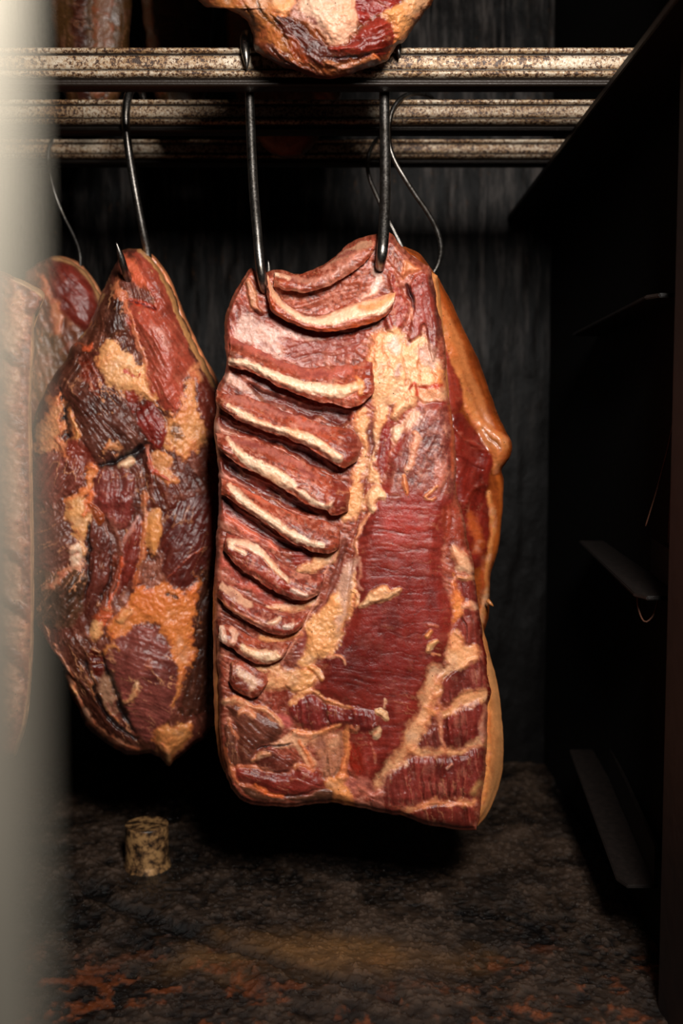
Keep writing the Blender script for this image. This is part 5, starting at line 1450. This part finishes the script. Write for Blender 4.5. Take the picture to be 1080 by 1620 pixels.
back_joint([(378, -280), (450, -290), (550, -280)], [(550, -280), (556, -60), (548, 80), (538, 150), (512, 200), (490, 236)], [(400, 214), (430, 240), (452, 246), (474, 244), (490, 236)], [(378, -280), (358, -60), (358, 60), (374, 150), (400, 214)], 1.605, 321,
           'dim joint hanging behind the top joint, its red lower tip between the rails', [Fa(ID((376, -200), (372, 20), (380, 90)), (128, 88, 60), w=14, soft=6, warp=5), Mu(ID((420, 190), (470, 190), (496, 215), (470, 242), (425, 238)), (122, 52, 40), soft=5, warp=4, ang=-20), Fa(ID((505, 140), (520, 180)), (176, 110, 70), w=14, soft=5, warp=5), Mu(ID((490, 140), (510, 150)), (150, 60, 40), w=5, soft=4, warp=3)], (106, 62, 44), puff=(50, 60, 30), thick=.04, tone=1.3)

# ------------------------------------------------------------------ hooks
def hook(pts, rad, label, group=None, name='meat_hook'):
    p = [pxp(x, y, d) for x, y, d in pts]
    o = tube(name, p, rad, M_steel, None, p[0], seg=20, step=.003)
    tag(o, label, 'hook', group)
    return o


R1, R2, R3 = RD
mm = .001
# left front hook: point in front of the top rail, over it, down behind it into the slab
hook([(390.5, 110, R1 - .012), (390, 98, R1 - .0125), (388, 80, R1 - .012), (387, 66, R1 - .006), (388, 57, R1 + .010), (390, 56, R1 + .026), (392, 66, R1 + .039), (394, 100, R1 + .041), (395, 160, R1 + .036), (397, 220, R1 + .026), (401, 300, R1 + .010), (406, 360, R1 - .004), (411, 415, R1 - .012), (415, 442, R1 - .008), (419, 458, R1 + .010), (423, 450, R1 + .034), (425, 428, R1 + .040), (424, 412, R1 + .040)],
     [.0006, .0035, .0055, .006, .006, .006, .006, .0058, .0058, .006, .006, .006, .006, .006, .0055, .005, .004, .001],
     'steel hook holding the left corner of the big rib slab')
hook([(632, 92, R1 - .012), (630, 82, R1 - .0125), (626, 68, R1 - .008), (620, 58, R1 + .008), (614, 56, R1 + .026), (610, 68, R1 + .040), (608, 110, R1 + .042), (608, 180, R1 + .034), (609, 250, R1 + .020), (609, 310, R1 + .004), (607, 360, R1 - .014), (604, 400, R1 - .026), (602, 414, R1 - .020), (601, 424, R1 + .004), (602, 420, R1 + .030), (604, 405, R1 + .046)],
     [.0008, .004, .006, .0065, .0066, .0066, .0066, .0066, .0068, .007, .007, .0068, .0064, .0055, .004, .001],
     'thick steel hook piercing the upper right corner of the big rib slab')
hook([(-52, 108, R1 - .012), (-52, 92, R1 - .0125), (-53, 70, R1 - .008), (-54, 57, R1 + .010), (-55, 56, R1 + .026), (-56, 70, R1 + .040), (-57, 120, R1 + .041), (-58, 220, R1 + .034), (-58, 330, R1 + .022), (-58, 400, R1 + .012), (-58, 440, R1 + .006), (-58, 462, R1 + .022), (-58, 452, R1 + .05), (-58, 430, R1 + .066)],
     [.0006, .0035, .0055, .006, .006, .006, .006, .006, .006, .006, .006, .0055, .004, .001],
     'steel hook over the top rail, hidden by the door edge, holding the pale slab')
# shoulder hook over the middle rail
hook([(232, 186, R2 + .050), (228, 160, R2 + .048), (222, 142, R2 + .040), (212, 139, R2 + .018), (205, 146, R2 - .004), (200, 170, R2 - .0145), (199, 196, R2 - .0155), (203, 235, R2 - .012), (210, 280, R2 - .004), (219, 330, R2 + .004), (227, 370, R2 + .012), (233, 398, R2 + .02), (234, 430, R2 + .022), (222, 452, R2 + .006), (206, 446, R2 - .030), (197, 425, R2 - .062), (190, 402, R2 - .072), (184, 384, R2 - .078)],
     [.001, .004, .0055, .006, .006, .006, .006, .0058, .0056, .0056, .0056, .0056, .0056, .0056, .0055, .005, .0042, .0007],
     'steel hook over the middle rail carrying the left shoulder joint')
# S hook over the middle rail carrying the second slab
hook([(692, 168, R2 + .042), (682, 154, R2 + .034), (666, 148, R2 + .018), (648, 149, R2 + .002), (632, 158, R2 - .008), (620, 176, R2 - .0135), (615, 202, R2 - .014), (616, 230, R2 - .014), (624, 254, R2 - .014), (640, 282, R2 - .016), (658, 310, R2 - .022), (676, 336, R2 - .03), (690, 362, R2 - .04), (697, 390, R2 - .05), (694, 414, R2 - .06), (685, 432, R2 - .066), (672, 444, R2 - .07), (660, 440, R2 - .07)],
     [.0008, .0028, .0035, .0036, .0036, .0036, .0036, .0036, .0036, .0036, .0036, .0036, .0036, .0036, .0034, .003, .002, .0007],
     'S-shaped steel hook curling over the middle rail, right of the thick hook')
# S hook over the rear rail
hook([(624, 232, R3 + .042), (618, 220, R3 + .034), (606, 217, R3 + .016), (593, 224, R3 - .004), (584, 242, R3 - .0125), (581, 262, R3 - .013), (585, 284, R3 - .012), (594, 306, R3 - .008), (606, 332, R3 - .004), (618, 356, R3), (630, 380, R3), (640, 402, R3 - .002), (644, 430, R3 - .006), (632, 446, R3 - .01), (620, 440, R3 - .012)],
     [.0008, .0028, .0034, .0034, .0034, .0034, .0034, .0034, .0034, .0034, .0034, .0034, .0034, .003, .001],
     'S-shaped steel hook over the rear rail, half hidden by the thick hook')
hook([(104, 236, R3 + .042), (98, 222, R3 + .034), (88, 218, R3 + .012), (80, 226, R3 - .006), (76, 246, R3 - .0125), (78, 270, R3 - .012), (88, 310, R3 - .006), (102, 344, R3 - .002), (116, 372, R3 - .004), (125, 396, R3 - .01), (127, 420, R3 - .016), (122, 438, R3 - .022), (112, 444, R3 - .03)],
     [.0008, .0026, .003, .003, .003, .003, .0028, .0028, .0028, .0028, .0028, .0024, .001],
     'thin steel hook at far left behind the blurred door edge')
